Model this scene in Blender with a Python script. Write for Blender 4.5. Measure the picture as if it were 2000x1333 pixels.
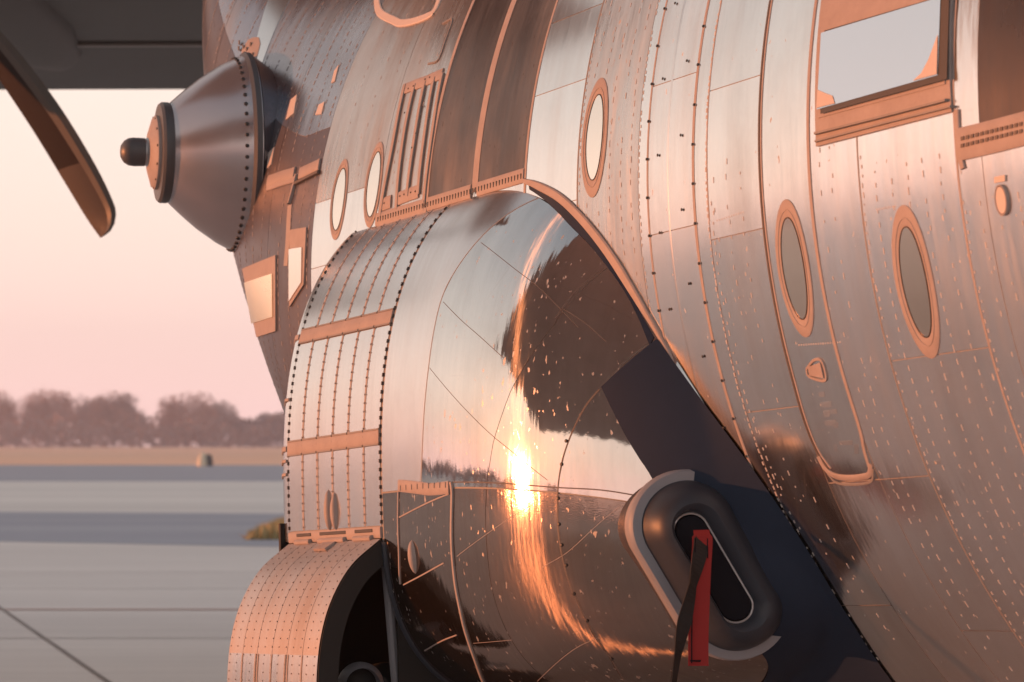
import bpy, bmesh, math, random
import numpy as np
from mathutils import Vector, Matrix
from mathutils.bvhtree import BVHTree

random.seed(7)
RNG = np.random.default_rng(7)
sc = bpy.context.scene
for ob in list(bpy.data.objects):
    bpy.data.objects.remove(ob)

# ------------------------------------------------------------------ camera, sky, sun, exposure
H = 1.72                                   # eye height above the apron
FPX = 5075.27                              # focal length in pixels of a 2000 px wide frame
PITCH = math.atan((865 - 666.5) / FPX)
cam_d = bpy.data.cameras.new('camera')
cam = bpy.data.objects.new('camera', cam_d)
sc.collection.objects.link(cam)
cam.location = (0, 0, H)
cam.rotation_euler = (math.pi / 2 + PITCH, 0, 0)
cam_d.sensor_width = 36
cam_d.lens = 36 * FPX / 2000
cam_d.clip_start = 0.1
cam_d.clip_end = 9000
cam_d.dof.use_dof = True
cam_d.dof.focus_distance = 8.6
cam_d.dof.aperture_fstop = 4.8
sc.camera = cam

SUN_AZ = math.radians(-88)                 # from the view direction, negative to the left
SUN_EL = math.radians(1.1)
SUN_DIR = Vector((math.sin(SUN_AZ) * math.cos(SUN_EL), math.cos(SUN_AZ) * math.cos(SUN_EL), math.sin(SUN_EL)))

world = bpy.data.worlds.new('World')
sc.world = world
world.use_nodes = True
wt = world.node_tree
wt.nodes.clear()
def wn(t, **k):
    n = wt.nodes.new(t)
    for a_, b_ in k.items():
        setattr(n, a_, b_)
    return n
w_out = wn('ShaderNodeOutputWorld')
w_bg = wn('ShaderNodeBackground')
w_sky = wn('ShaderNodeTexSky', sky_type='NISHITA', sun_disc=False)
w_sky.sun_elevation = SUN_EL
w_sky.sun_rotation = SUN_AZ
w_sky.air_density = 1.0
w_sky.dust_density = 1.5
w_sky.ozone_density = 1.0
w_tc = wn('ShaderNodeTexCoord')
w_sep = wn('ShaderNodeSeparateXYZ')
wt.links.new(w_tc.outputs['Generated'], w_sep.inputs[0])
w_ramp = wn('ShaderNodeValToRGB')          # dusk colours by height above the horizon
els = w_ramp.color_ramp.elements
stops = [(0.0, (1.16, .77, .73)), (0.03, (1.08, .77, .71)), (0.08, (1.0, .79, .70)), (0.15, (.98, .82, .73)),
         (0.30, (.70, .64, .59)), (0.55, (.48, .46, .45)), (0.76, (.33, .34, .36)), (1.0, (.12, .14, .18))]
els[0].position, els[0].color = stops[0][0], (*stops[0][1], 1)
els[1].position, els[1].color = stops[-1][0], (*stops[-1][1], 1)
for p_, c_ in stops[1:-1]:
    e_ = els.new(p_)
    e_.color = (*c_, 1)
wt.links.new(w_sep.outputs['Z'], w_ramp.inputs[0])
w_mul = wn('ShaderNodeMix', data_type='RGBA', blend_type='MULTIPLY')
w_mul.inputs['Factor'].default_value = 1
w_mul.inputs['B'].default_value = (.05, .05, .05, 1)
wt.links.new(w_sky.outputs[0], w_mul.inputs['A'])
w_mix = wn('ShaderNodeMix', data_type='RGBA', blend_type='ADD')
w_mix.inputs['Factor'].default_value = 1
wt.links.new(w_ramp.outputs[0], w_mix.inputs['A'])
wt.links.new(w_mul.outputs['Result'], w_mix.inputs['B'])
wt.links.new(w_mix.outputs['Result'], w_bg.inputs['Color'])
w_bg.inputs['Strength'].default_value = .98
wt.links.new(w_bg.outputs[0], w_out.inputs[0])

sun_d = bpy.data.lights.new('sun', 'SUN')
sun_d.energy = 5.0
sun_d.angle = math.radians(.6)
sun_d.color = (1.0, .31, .11)
sun = bpy.data.objects.new('sun', sun_d)
sc.collection.objects.link(sun)
sun.rotation_euler = SUN_DIR.to_track_quat('Z', 'Y').to_euler()

sc.view_settings.view_transform = 'Standard'
sc.view_settings.look = 'None'
sc.view_settings.exposure = 0.22
sc.view_settings.gamma = 1
sc.view_settings.use_curve_mapping = False
sc.render.engine = 'CYCLES'
sc.cycles.use_denoising = True
sc.cycles.max_bounces = 8
sc.cycles.glossy_bounces = 5
sc.cycles.sample_clamp_indirect = 4

# ------------------------------------------------------------------ materials
def mat_nodes(name):
    m = bpy.data.materials.new(name)
    m.use_nodes = True
    t = m.node_tree
    t.nodes.clear()
    out = t.nodes.new('ShaderNodeOutputMaterial')
    b = t.nodes.new('ShaderNodeBsdfPrincipled')
    t.links.new(b.outputs[0], out.inputs[0])
    return m, t, b

def N(t, typ, **k):
    n = t.nodes.new(typ)
    for a_, b_ in k.items():
        setattr(n, a_, b_)
    return n

def ramp(t, src, p0, c0, p1, c1):
    r = N(t, 'ShaderNodeValToRGB')
    e = r.color_ramp.elements
    e[0].position, e[1].position = p0, p1
    e[0].color = c0 if len(c0) == 4 else (*c0, 1)
    e[1].color = c1 if len(c1) == 4 else (*c1, 1)
    t.links.new(src, r.inputs[0])
    return r

def noise(t, vec, scale, detail=3, rough=.55, sx=1, sy=1, sz=1, off=(0, 0, 0)):
    mp = N(t, 'ShaderNodeMapping')
    mp.inputs['Scale'].default_value = (sx, sy, sz)
    mp.inputs['Location'].default_value = off
    t.links.new(vec, mp.inputs[0])
    n = N(t, 'ShaderNodeTexNoise')
    n.inputs['Scale'].default_value = scale
    n.inputs['Detail'].default_value = detail
    n.inputs['Roughness'].default_value = rough
    t.links.new(mp.outputs[0], n.inputs[0])
    return n

def math_n(t, op, a_, b_=None, clamp=False):
    n = N(t, 'ShaderNodeMath', operation=op, use_clamp=clamp)
    for i, x in enumerate((a_, b_)):
        if x is None:
            continue
        if isinstance(x, (int, float)):
            n.inputs[i].default_value = x
        else:
            t.links.new(x, n.inputs[i])
    return n.outputs[0]

def mixc(t, fac, c0, c1):
    n = N(t, 'ShaderNodeMix', data_type='RGBA')
    for key, x in (('Factor', fac), ('A', c0), ('B', c1)):
        if isinstance(x, (int, float)):
            n.inputs[key].default_value = x
        elif isinstance(x, tuple):
            n.inputs[key].default_value = (*x, 1)
        else:
            t.links.new(x, n.inputs[key])
    return n.outputs['Result']

def alloy(name, base=(.74, .71, .69), rough=.2, aniso=.6, speck=.3, wave=.5, matte=0.0, mattecol=(.34, .32, .31), scratch=.3, streak=.3, lobe=0, dirt=.5, grain=0.0):
    """bare aircraft alloy: polished metal with grain, flutter between rivet rows, and worn specks"""
    m, t, b = mat_nodes(name)
    uv = N(t, 'ShaderNodeUVMap').outputs[0]       # x: metres round the body, y: metres along it
    st = noise(t, uv, 1, 4, .6, 1.2, 42, 1)
    st2 = noise(t, uv, 1, 3, .5, 2.6, 9, 1, (3, 7, 0))
    blot = noise(t, uv, 2.2, 5, .6, 1, 1, 1, (11, 2, 0))
    # specks of old paint and sealant
    sp = noise(t, uv, 1, 2, .5, 26, 62, 1)
    sp2 = noise(t, uv, 3.5, 2, .5, 1, 1, 1, (5, 5, 0))
    spm = math_n(t, 'MULTIPLY_ADD', sp2.outputs[0], .16)
    t.nodes[-1]
    spn = math_n(t, 'ADD', sp.outputs[0], math_n(t, 'MULTIPLY', math_n(t, 'SUBTRACT', sp2.outputs[0], .5), .22))
    lo = .735 - .12 * speck
    sr = ramp(t, spn, lo, (0, 0, 0), lo + .035, (1, 1, 1))
    # long fine scratches
    sc1 = noise(t, uv, 1, 2, .5, 260, 2.2, 1, (0, 1, 0))
    rot = N(t, 'ShaderNodeMapping')
    rot.inputs['Rotation'].default_value = (0, 0, .5)
    t.links.new(uv, rot.inputs[0])
    sc2 = noise(t, rot.outputs[0], 1, 1, .5, 3, 240, 1, (0, 4, 0))
    scr = math_n(t, 'MAXIMUM', ramp(t, sc1.outputs[0], .74, (0, 0, 0), .78, (1, 1, 1)).outputs[0],
                 ramp(t, sc2.outputs[0], .75, (0, 0, 0), .80, (1, 1, 1)).outputs[0])
    fm = math_n(t, 'ADD', math_n(t, 'MULTIPLY', sr.outputs[0], .8 if speck > 0 else 0), math_n(t, 'MULTIPLY', scr, scratch), True)
    fm = math_n(t, 'MAXIMUM', fm, math_n(t, 'MULTIPLY', ramp(t, blot.outputs[0], .35, (.6, .6, .6), .7, (1, 1, 1)).outputs[0], matte))
    dark = tuple(c * .82 for c in base)
    bc = mixc(t, math_n(t, 'MULTIPLY', st.outputs[0], streak * 1.6, True), base, dark)
    oi = N(t, 'ShaderNodeObjectInfo')
    stain = noise(t, uv, 1, 5, .62, .9, 5.5, 1, (2, 13, 0))
    stain2 = noise(t, uv, 1, 5, .65, 1.4, 1.8, 1, (7, 3, 0))
    stf = math_n(t, 'ADD', ramp(t, stain.outputs[0], .46, (0, 0, 0), .72, (1, 1, 1)).outputs[0], ramp(t, stain2.outputs[0], .5, (0, 0, 0), .75, (.8, .8, .8)).outputs[0])
    stf = math_n(t, 'MULTIPLY', math_n(t, 'ADD', stf, math_n(t, 'MULTIPLY', oi.outputs['Random'], .35)), dirt, True)
    bc = mixc(t, stf, bc, (.30, .265, .245))
    bc = mixc(t, fm, bc, mattecol if matte > 0 else (.46, .43, .41))
    t.links.new(bc, b.inputs['Base Color'])
    t.links.new(math_n(t, 'SUBTRACT', 1.0, math_n(t, 'MULTIPLY', fm, .92), True), b.inputs['Metallic'])
    r0 = math_n(t, 'ADD', rough * .72, math_n(t, 'MULTIPLY', st.outputs[0], rough * .55))
    r0 = math_n(t, 'ADD', r0, math_n(t, 'MULTIPLY', stf, rough * .8))
    r0 = math_n(t, 'ADD', r0, math_n(t, 'MULTIPLY', math_n(t, 'SUBTRACT', blot.outputs[0], .45), rough * .5))
    r1 = math_n(t, 'ADD', r0, math_n(t, 'MULTIPLY', fm, .35), True)
    t.links.new(r1, b.inputs['Roughness'])
    b.inputs['Anisotropic'].default_value = aniso
    tg = N(t, 'ShaderNodeTangent', direction_type='UV_MAP')
    t.links.new(tg.outputs[0], b.inputs['Tangent'])
    hgt = math_n(t, 'ADD', math_n(t, 'MULTIPLY', st2.outputs[0], 1.0), math_n(t, 'MULTIPLY', st.outputs[0], .12))
    if grain:
        gr = noise(t, uv, 1, 2, .5, 160, 260, 1, (1, 6, 0))
        hgt = math_n(t, 'ADD', hgt, math_n(t, 'MULTIPLY', gr.outputs[0], grain))
    bp = N(t, 'ShaderNodeBump')
    bp.inputs['Strength'].default_value = 1
    bp.inputs['Distance'].default_value = .004 * wave
    t.links.new(hgt, bp.inputs['Height'])
    t.links.new(bp.outputs[0], b.inputs['Normal'])
    if lobe:      # brushed polish spreads a second, wide highlight round the body
        gl = N(t, 'ShaderNodeBsdfAnisotropic')
        gl.inputs['Roughness'].default_value = .36
        gl.inputs['Anisotropy'].default_value = .92
        gl.inputs['Rotation'].default_value = .25
        t.links.new(bc, gl.inputs['Color']); t.links.new(tg.outputs[0], gl.inputs['Tangent']); t.links.new(bp.outputs[0], gl.inputs['Normal'])
        mx = N(t, 'ShaderNodeMixShader')
        n_l = noise(t, uv, 1, 3, .6, 2, 60, 1, (9, 3, 0))
        t.links.new(math_n(t, 'MULTIPLY', ramp(t, n_l.outputs[0], .3, (.3, .3, .3), .7, (1, 1, 1)).outputs[0], lobe), mx.inputs[0])
        t.links.new(b.outputs[0], mx.inputs[1]); t.links.new(gl.outputs[0], mx.inputs[2])
        out = [n for n in t.nodes if n.type == 'OUTPUT_MATERIAL'][0]
        t.links.new(mx.outputs[0], out.inputs[0])
    return m

def paint(name, col, rough=.5, var=.18, scale=6, metallic=0, coat=0, bump=.0, spec=.5):
    m, t, b = mat_nodes(name)
    tc = N(t, 'ShaderNodeTexCoord').outputs['Object']
    n = noise(t, tc, scale, 5, .6)
    n2 = noise(t, tc, scale * 9, 3, .6)
    f = math_n(t, 'ADD', math_n(t, 'MULTIPLY', n.outputs[0], .7), math_n(t, 'MULTIPLY', n2.outputs[0], .3))
    c = mixc(t, f, tuple(x * (1 - var) for x in col), tuple(min(1, x * (1 + var)) for x in col))
    t.links.new(c, b.inputs['Base Color'])
    b.inputs['Metallic'].default_value = metallic
    b.inputs['Specular IOR Level'].default_value = spec
    t.links.new(math_n(t, 'ADD', rough - .08, math_n(t, 'MULTIPLY', f, .16)), b.inputs['Roughness'])
    if coat:
        b.inputs['Coat Weight'].default_value = coat
    if bump:
        bp = N(t, 'ShaderNodeBump')
        bp.inputs['Distance'].default_value = bump
        t.links.new(n2.outputs[0], bp.inputs['Height'])
        t.links.new(bp.outputs[0], b.inputs['Normal'])
    return m

M = {}
M['hull'] = paint('seam sealant', (.30, .27, .25), .6)
M['alu'] = alloy('polished alloy', base=(.84, .81, .79), rough=.2, aniso=.55, speck=.05, wave=.4, dirt=.3, scratch=.12)
M['alu_fore'] = alloy('weathered brown alloy', base=(.60, .55, .52), rough=.24, aniso=.55, speck=.2, wave=.8, dirt=.55, matte=.06)
M['alu_clean'] = alloy('bright clean alloy', base=(.86, .84, .82), rough=.18, aniso=.5, speck=0, wave=.2, scratch=.05, dirt=.15)
M['alu_dull'] = alloy('dull fluted alloy', base=(.62, .60, .585), rough=.24, aniso=.6, speck=.3, wave=1.2, matte=.05, dirt=.45, scratch=.15)
M['alu_door'] = alloy('door alloy', base=(.84, .82, .80), rough=.16, aniso=.6, speck=.1, wave=.35, matte=.02, dirt=.28, scratch=.12)
M['alu_right'] = alloy('flank alloy', base=(.90, .89, .89), rough=.17, aniso=.6, speck=.2, wave=.6, matte=.04, dirt=.22, scratch=.10)
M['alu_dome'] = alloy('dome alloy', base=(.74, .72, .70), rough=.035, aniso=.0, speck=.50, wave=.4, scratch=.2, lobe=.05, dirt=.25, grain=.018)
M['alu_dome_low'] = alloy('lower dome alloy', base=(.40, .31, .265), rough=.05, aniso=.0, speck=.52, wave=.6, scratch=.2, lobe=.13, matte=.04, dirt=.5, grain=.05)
M['alu_side'] = alloy('sponson side alloy', base=(.74, .72, .71), rough=.2, aniso=.3, speck=.0, wave=.06, matte=.03, mattecol=(.4, .4, .4), scratch=.03, dirt=.2)
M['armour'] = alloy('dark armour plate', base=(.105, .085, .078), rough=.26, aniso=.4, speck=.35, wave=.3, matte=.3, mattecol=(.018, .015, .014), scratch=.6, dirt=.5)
M['purple'] = alloy('dark worn tail paint', base=(.19, .175, .20), rough=.2, aniso=.4, speck=.6, wave=.3, matte=.6, mattecol=(.018, .021, .036), scratch=.4, dirt=.3)
M['tail'] = alloy('tail alloy', base=(.42, .42, .46), rough=.22, aniso=.5, speck=.45, wave=.6, matte=.05, mattecol=(.12, .12, .14), dirt=.5)
M['dark_reflection'] = alloy('plate with dark reflection', base=(.09, .08, .085), rough=.12, aniso=.2, speck=.3, wave=.3, matte=.6, mattecol=(.015, .012, .014), dirt=.3)  # dark reflection of the wing overhead put into the plate colour
M['white'] = paint('white band paint', (.72, .74, .78), .35)
M['trim'] = paint('grey edge sealant', (.345, .30, .285), .6, .35, 14)
M['trim_dark'] = paint('dark grey sealant', (.24, .225, .22), .55, .25, 14)
M['rivet'] = paint('rivet head grey', (.50, .48, .47), .5, .3, 30)
M['tail_rivet'] = paint('tail rivet paint', (.26, .245, .25), .55, .4, 30)
M['screw'] = paint('dark screw head', (.035, .032, .032), .45)
M['groove'] = paint('dark seam sealant', (.10, .085, .08), .6)  # dark colour of joints and slots
M['navy'] = paint('shaded navy fairing paint', (.022, .034, .060), .6, .2, 5, spec=.12)  # navy paint, deepened with the shade along the body join
M['lip'] = paint('grey blue lip paint', (.030, .038, .052), .42, .15, 6, spec=.35)
M['band'] = paint('pale grey lip band', (.24, .25, .28), .5, .1, 6)
M['plug'] = paint('dark blue intake cover', (.006, .007, .012), .8, .2, 20, spec=.2)
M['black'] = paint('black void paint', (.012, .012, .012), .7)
M['rubber'] = paint('black rubber', (.018, .018, .018), .7)
M['red'] = paint('red webbing', (.27, .016, .016), .8, .12, 40, bump=.0006)
M['webbing'] = paint('black webbing', (.012, .012, .013), .8, .2, 40)
M['cone'] = paint('grey pod paint', (.42, .40, .42), .24, .1, 5, .8)
M['cone_dark'] = paint('charcoal pod rim', (.075, .077, .085), .45)
M['wing'] = paint('dark wing paint', (.10, .09, .083), .6, .15, 1)
M['wing_under'] = paint('grey brown wing underside', (.52, .38, .33), .6, .2, 1)
M['wing_line'] = paint('wing seam paint', (.26, .23, .21), .6)
M['blade'] = paint('dark blade paint', (.016, .009, .008), .9, .15, 3)
M['blade_edge'] = paint('grey blade edge', (.06, .052, .048), .5)
M['blade_tip'] = paint('faded blade tip', (.04, .028, .025), .65)
M['steel'] = paint('grey steel', (.45, .46, .48), .35, .1, 10, .6)
M['doorpaint'] = alloy('worn door skin', base=(.58, .54, .52), rough=.3, aniso=.3, speck=.1, wave=.1, matte=.55, mattecol=(.27, .245, .24), scratch=.5)
M['doorlow'] = alloy('polished door skin', base=(.74, .72, .71), rough=.25, aniso=.3, speck=0, wave=.2, scratch=.1)
M['ghost'] = alloy('ghost of removed stencil', base=(.80, .76, .73), rough=.22, aniso=.5, speck=.8, wave=.5, matte=.0, mattecol=(.5, .46, .44), dirt=.1)
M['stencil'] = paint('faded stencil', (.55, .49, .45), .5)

def glass(name, col, rough):
    m, t, b = mat_nodes(name)
    tc = N(t, 'ShaderNodeTexCoord').outputs['Object']
    n = noise(t, tc, 4, 2)
    b.inputs['Base Color'].default_value = (*col, 1)
    b.inputs['Metallic'].default_value = 1
    t.links.new(math_n(t, 'ADD', rough, math_n(t, 'MULTIPLY', n.outputs[0], rough)), b.inputs['Roughness'])
    return m
M['pane'] = glass('coated window glass', (.90, .79, .70), .02)
M['pane_pale'] = glass('pale coated cockpit glass', (.66, .67, .72), .02)
M['pane_gold'] = glass('gold lit glass', (.98, .86, .62), .2)  # yellow of the reflected low sun put into the glass colour
M['pane_brown'] = glass('brown coated glass', (.86, .69, .57), .06)

# ------------------------------------------------------------------ object helpers
def link(o, parent=None):
    sc.collection.objects.link(o)
    if parent is not None:
        o.parent = parent
    return o

def empty(name, loc=(0, 0, 0), label=None, cat=None, group=None, rotz=0):
    o = bpy.data.objects.new(name, None)
    o.location = loc
    o.rotation_euler = (0, 0, rotz)
    o.empty_display_size = .2
    link(o)
    tag(o, label, cat, group)
    return o

def tag(o, label=None, cat=None, group=None, kind=None):
    if label: o['label'] = label
    if cat: o['category'] = cat
    if group: o['group'] = group
    if kind: o['kind'] = kind
    return o

def mesh_obj(name, verts, faces, mat, parent=None, smooth=True, uvs=None, kind=None, autosmooth=None):
    me = bpy.data.meshes.new(name)
    me.from_pydata([tuple(map(float, v)) for v in verts], [], [tuple(map(int, f)) for f in faces])
    if uvs is not None:
        ul = me.uv_layers.new(name='UVMap')
        li = np.empty(len(me.loops), dtype=np.int32)
        me.loops.foreach_get('vertex_index', li)
        ul.data.foreach_set('uv', np.asarray(uvs, dtype=np.float32)[li].ravel())
    if smooth:
        me.polygons.foreach_set('use_smooth', [True] * len(me.polygons))
    me.update()
    if autosmooth is not None:
        bm = bmesh.new(); bm.from_mesh(me)
        for e in bm.edges:
            if len(e.link_faces) == 2 and e.calc_face_angle(0) > autosmooth:
                e.smooth = False
        bm.to_mesh(me); bm.free()
    if mat: me.materials.append(mat)
    o = bpy.data.objects.new(name, me)
    link(o, parent)
    if kind: o['kind'] = kind
    if parent is not None and parent.type == 'EMPTY' or parent is not None:
        pm = Matrix.Identity(4)
        q = parent
        chain = []
        while q is not None:
            chain.append(q); q = q.parent
        for q in reversed(chain):
            pm = pm @ Matrix.LocRotScale(q.location, q.rotation_euler, q.scale)
        inv = pm.inverted()
        if inv != Matrix.Identity(4):
            me.transform(inv)
    return o

def box_vf(c, ax, ay, az):
    """box round c with half-axis vectors"""
    c, ax, ay, az = map(lambda q: np.asarray(q, float), (c, ax, ay, az))
    V = [c + i * ax + j * ay + k * az for k in (-1, 1) for j in (-1, 1) for i in (-1, 1)]
    F = [(0, 2, 3, 1), (4, 5, 7, 6), (0, 1, 5, 4), (2, 6, 7, 3), (0, 4, 6, 2), (1, 3, 7, 5)]
    return V, F

class MB:
    def __init__(s): s.V = []; s.F = []; s.UV = []
    def add(s, V, F, uv=None):
        n = len(s.V); s.V += list(V); s.F += [tuple(i + n for i in f) for f in F]
        s.UV += list(uv) if uv is not None else [(0, 0)] * len(V)
    def box(s, c, ax, ay, az): s.add(*box_vf(c, ax, ay, az))
    def tube(s, pts, r, n=10, cap=True):
        pts = [np.asarray(p, float) for p in pts]
        rs = r if hasattr(r, '__len__') else [r] * len(pts)
        V = []; F = []
        ref = np.array([.13, .27, .95])
        for i, p in enumerate(pts):
            d = pts[min(i + 1, len(pts) - 1)] - pts[max(i - 1, 0)]
            d /= np.linalg.norm(d)
            x = np.cross(d, ref); x /= np.linalg.norm(x); y = np.cross(d, x)
            for k in range(n):
                a_ = 2 * math.pi * k / n
                V.append(p + rs[i] * (math.cos(a_) * x + math.sin(a_) * y))
        for i in range(len(pts) - 1):
            for k in range(n):
                F.append((i * n + k, i * n + (k + 1) % n, (i + 1) * n + (k + 1) % n, (i + 1) * n + k))
        if cap:
            F.append(tuple(range(n))[::-1]); F.append(tuple((len(pts) - 1) * n + k for k in range(n)))
        s.add(V, F)
    def lathe(s, prof, org, ax, n=32, closed=False):
        """profile of (distance along ax, radius)"""
        ax = np.asarray(ax, float); ax /= np.linalg.norm(ax)
        x = np.cross(ax, [.0, .1, 1.]); x /= np.linalg.norm(x); y = np.cross(ax, x)
        V = []; F = []
        for (d, r) in prof:
            for k in range(n):
                a_ = 2 * math.pi * k / n
                V.append(np.asarray(org) + d * ax + r * (math.cos(a_) * x + math.sin(a_) * y))
        m_ = len(prof)
        for i in range(m_ if closed else m_ - 1):
            j = (i + 1) % m_
            for k in range(n):
                F.append((i * n + k, i * n + (k + 1) % n, j * n + (k + 1) % n, j * n + k))
        s.add(V, F)
    def obj(s, name, mat, parent=None, smooth=True, kind=None, auto=.6):
        return mesh_obj(name, s.V, s.F, mat, parent, smooth, s.UV, kind, auto)

# ------------------------------------------------------------------ aircraft frame: s along the body away from us, o outboard, v up
YAW, APITCH = 0.506696599, -0.0580805852
a = np.array([-math.sin(YAW) * math.cos(APITCH), math.cos(YAW) * math.cos(APITCH), math.sin(APITCH)])
u_ = np.cross(a, [0, 0, 1]); u_ /= np.linalg.norm(u_)
vv = np.cross(u_, a)
oo = -u_
P0 = np.array([7.33690567, 0, 1.35542296 + H])
R = 2.15
EYE = np.array([0, 0, H])
fw = np.array([0, math.cos(PITCH), math.sin(PITCH)]); upv = np.array([0, -math.sin(PITCH), math.cos(PITCH)]); rt = np.array([1., 0, 0])

def B(s, o, v):
    s, o, v = np.broadcast_arrays(np.asarray(s, float), np.asarray(o, float), np.asarray(v, float))
    return P0 + s[..., None] * a + o[..., None] * oo + v[..., None] * vv
def toB(p):
    d = np.asarray(p) - P0
    return d @ a, d @ oo, d @ vv
def ray(px, py):
    d = fw + (px - 1000) / FPX * rt - (py - 666.5) / FPX * upv
    return d / np.linalg.norm(d)

TQ = (13.1211, 1.9542, 1.5141, 2.3276, 1.2154, 1.6585, -0.4674)
def hull(s, th, off=0.0):
    """body surface: round barrel, upswept closing tail"""
    s, th = np.broadcast_arrays(np.asarray(s, float), np.asarray(th, float))
    s0, L, zt, et, eb, ew, lat = TQ
    t = np.clip((s - s0) / L, 0, .9995)
    zc = zt * R
    top = R + (zc - R) * (1 - np.sqrt(1 - t ** et))
    bot = -R + (zc + R) * (1 - np.sqrt(1 - t ** eb))
    w = R * np.sqrt(1 - t ** ew)
    # front closes as a blunt nose far behind the viewer
    tn = np.clip((1.0 - s) / 4.5, 0, .999)
    g = np.sqrt(1 - tn ** 2)
    c = (top + bot) / 2; h = (top - bot) / 2
    return B(s, -lat * R * t * t + np.cos(th) * (w * g + off), c + np.sin(th) * (h * g + off))
def hull_n(s, th):
    e = 1e-3
    d1 = hull(s + e, th) - hull(s - e, th); d2 = hull(s, th + e) - hull(s, th - e)
    n = np.cross(d2, d1)
    n /= np.linalg.norm(n, axis=-1)[..., None] + 1e-12
    return n
def hull_off(s, th, off):
    return hull(s, th) + hull_n(s, th) * np.asarray(off)[..., None] if not np.isscalar(off) else hull(s, th) + hull_n(s, th) * off
# orientation check: normals point outward
if np.dot(hull_n(np.array(10.), np.array(0.)), oo) < 0:
    _old = hull_n
    def hull_n(s, th): return -_old(s, th)

def hull_hit(px, py):
    """where the sight line through a photograph point meets the barrel (s, theta)"""
    d = ray(px, py)
    lo = None
    # march
    ts = np.linspace(5.5, 16.5, 1200)
    Pn = EYE + ts[:, None] * d - P0
    s = Pn @ a; o = Pn @ oo; v = Pn @ vv
    s0, L, zt, et, eb, ew, lat = TQ
    t = np.clip((s - s0) / L, 0, .9995); zc = zt * R
    top = R + (zc - R) * (1 - np.sqrt(1 - t ** et)); bot = -R + (zc + R) * (1 - np.sqrt(1 - t ** eb)); w = R * np.sqrt(1 - t ** ew)
    c = (top + bot) / 2; h = (top - bot) / 2
    x = (o + lat * R * t * t) / w; y = (v - c) / h
    q = x * x + y * y - 1
    k = np.argmax(q < 0)
    if q[k] >= 0:
        k = np.argmin(q); return float(s[k]), float(math.atan2(y[k], x[k]))
    f = q[k - 1] / (q[k - 1] - q[k]) if k > 0 else 0
    s_ = s[k - 1] + f * (s[k] - s[k - 1]); x_ = x[k - 1] + f * (x[k] - x[k - 1]); y_ = y[k - 1] + f * (y[k] - y[k - 1])
    return float(s_), float(math.atan2(y_, x_))
def hits(pts):
    return np.array([hull_hit(*p) for p in pts])

def smooth_poly(P, n):
    """Catmull-Rom through points, n samples"""
    P = np.asarray(P, float)
    if len(P) < 3:
        t = np.linspace(0, 1, n)[:, None]
        return P[0] * (1 - t) + P[-1] * t
    d = np.r_[0, np.cumsum(np.linalg.norm(np.diff(P, axis=0), axis=1))]
    Q = np.vstack([2 * P[0] - P[1], P, 2 * P[-1] - P[-2]])
    out = []
    for x in np.linspace(0, d[-1], n):
        i = min(max(np.searchsorted(d, x, side='right') - 1, 0), len(P) - 2)
        t = (x - d[i]) / max(d[i + 1] - d[i], 1e-9)
        p0, p1, p2, p3 = Q[i], Q[i + 1], Q[i + 2], Q[i + 3]
        out.append(.5 * ((2 * p1) + (-p0 + p2) * t + (2 * p0 - 5 * p1 + 4 * p2 - p3) * t * t + (-p0 + 3 * p1 - 3 * p2 + p3) * t ** 3))
    return np.array(out)

# ------------------------------------------------------------------ the aircraft
plane = empty('transport_aircraft', tuple(B(9, 0, 0) * np.array([1, 1, 0])),
              'large bare metal transport aircraft with rounded wheel fairing and oval windows', 'aircraft')

# inner hull that shows only in the seams
def grid_obj(name, PT, UV, mat, parent, wrap=False):
    ny, nx = PT.shape[:2]
    F = []
    for j in range(ny - 1):
        for i in range(nx - 1):
            F.append((j * nx + i, j * nx + i + 1, (j + 1) * nx + i + 1, (j + 1) * nx + i))
    return mesh_obj(name, PT.reshape(-1, 3), F, mat, parent, True, UV.reshape(-1, 2), None, .5)

sg = np.concatenate([np.linspace(-3.45, 1, 12), np.linspace(1.5, 13, 60), np.linspace(13.1, 15.07, 50)])
tg = np.radians(np.linspace(-180, 180, 181))
SG, TG = np.meshgrid(sg, tg, indexing='ij')
fuselage = grid_obj('fuselage', hull(SG, TG), np.stack([TG * R, SG], -1), M['hull'], plane)

def skin_panel(s0, s1, d0, d1, mat, gap=.0014, off=.003, parent=None, name='skin_panel', ss=.08, holes=None):
    """curved sheet with its own turned-down edges; s0, s1 numbers or (theta_deg -> s) tables"""
    fs0 = (lambda th: np.full_like(th, s0)) if np.isscalar(s0) else (lambda th: np.interp(np.degrees(th), s0[0], s0[1]))
    fs1 = (lambda th: np.full_like(th, s1)) if np.isscalar(s1) else (lambda th: np.interp(np.degrees(th), s1[0], s1[1]))
    nth = max(3, int((d1 - d0) / 1.5) + 1)
    th = np.radians(np.linspace(d0, d1, nth)); th[0] += gap / R; th[-1] -= gap / R
    a0 = fs0(th) + gap; a1 = fs1(th) - gap
    ns = max(3, int(np.mean(a1 - a0) / ss) + 1)
    w = np.linspace(0, 1, ns)[:, None]
    Sg = a0[None] * (1 - w) + a1[None] * w
    Tg = np.broadcast_to(th[None], Sg.shape)
    # pad with a skirt ring
    S2 = np.pad(Sg, 1, mode='edge'); T2 = np.pad(Tg, 1, mode='edge')
    OF = np.full(S2.shape, -.002); OF[1:-1, 1:-1] = off
    PT = hull(S2, T2) + hull_n(S2, T2) * OF[..., None]
    o = grid_obj(name, PT, np.stack([T2 * R + 10, S2], -1), mat, parent or fuselage)
    return o

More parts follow.
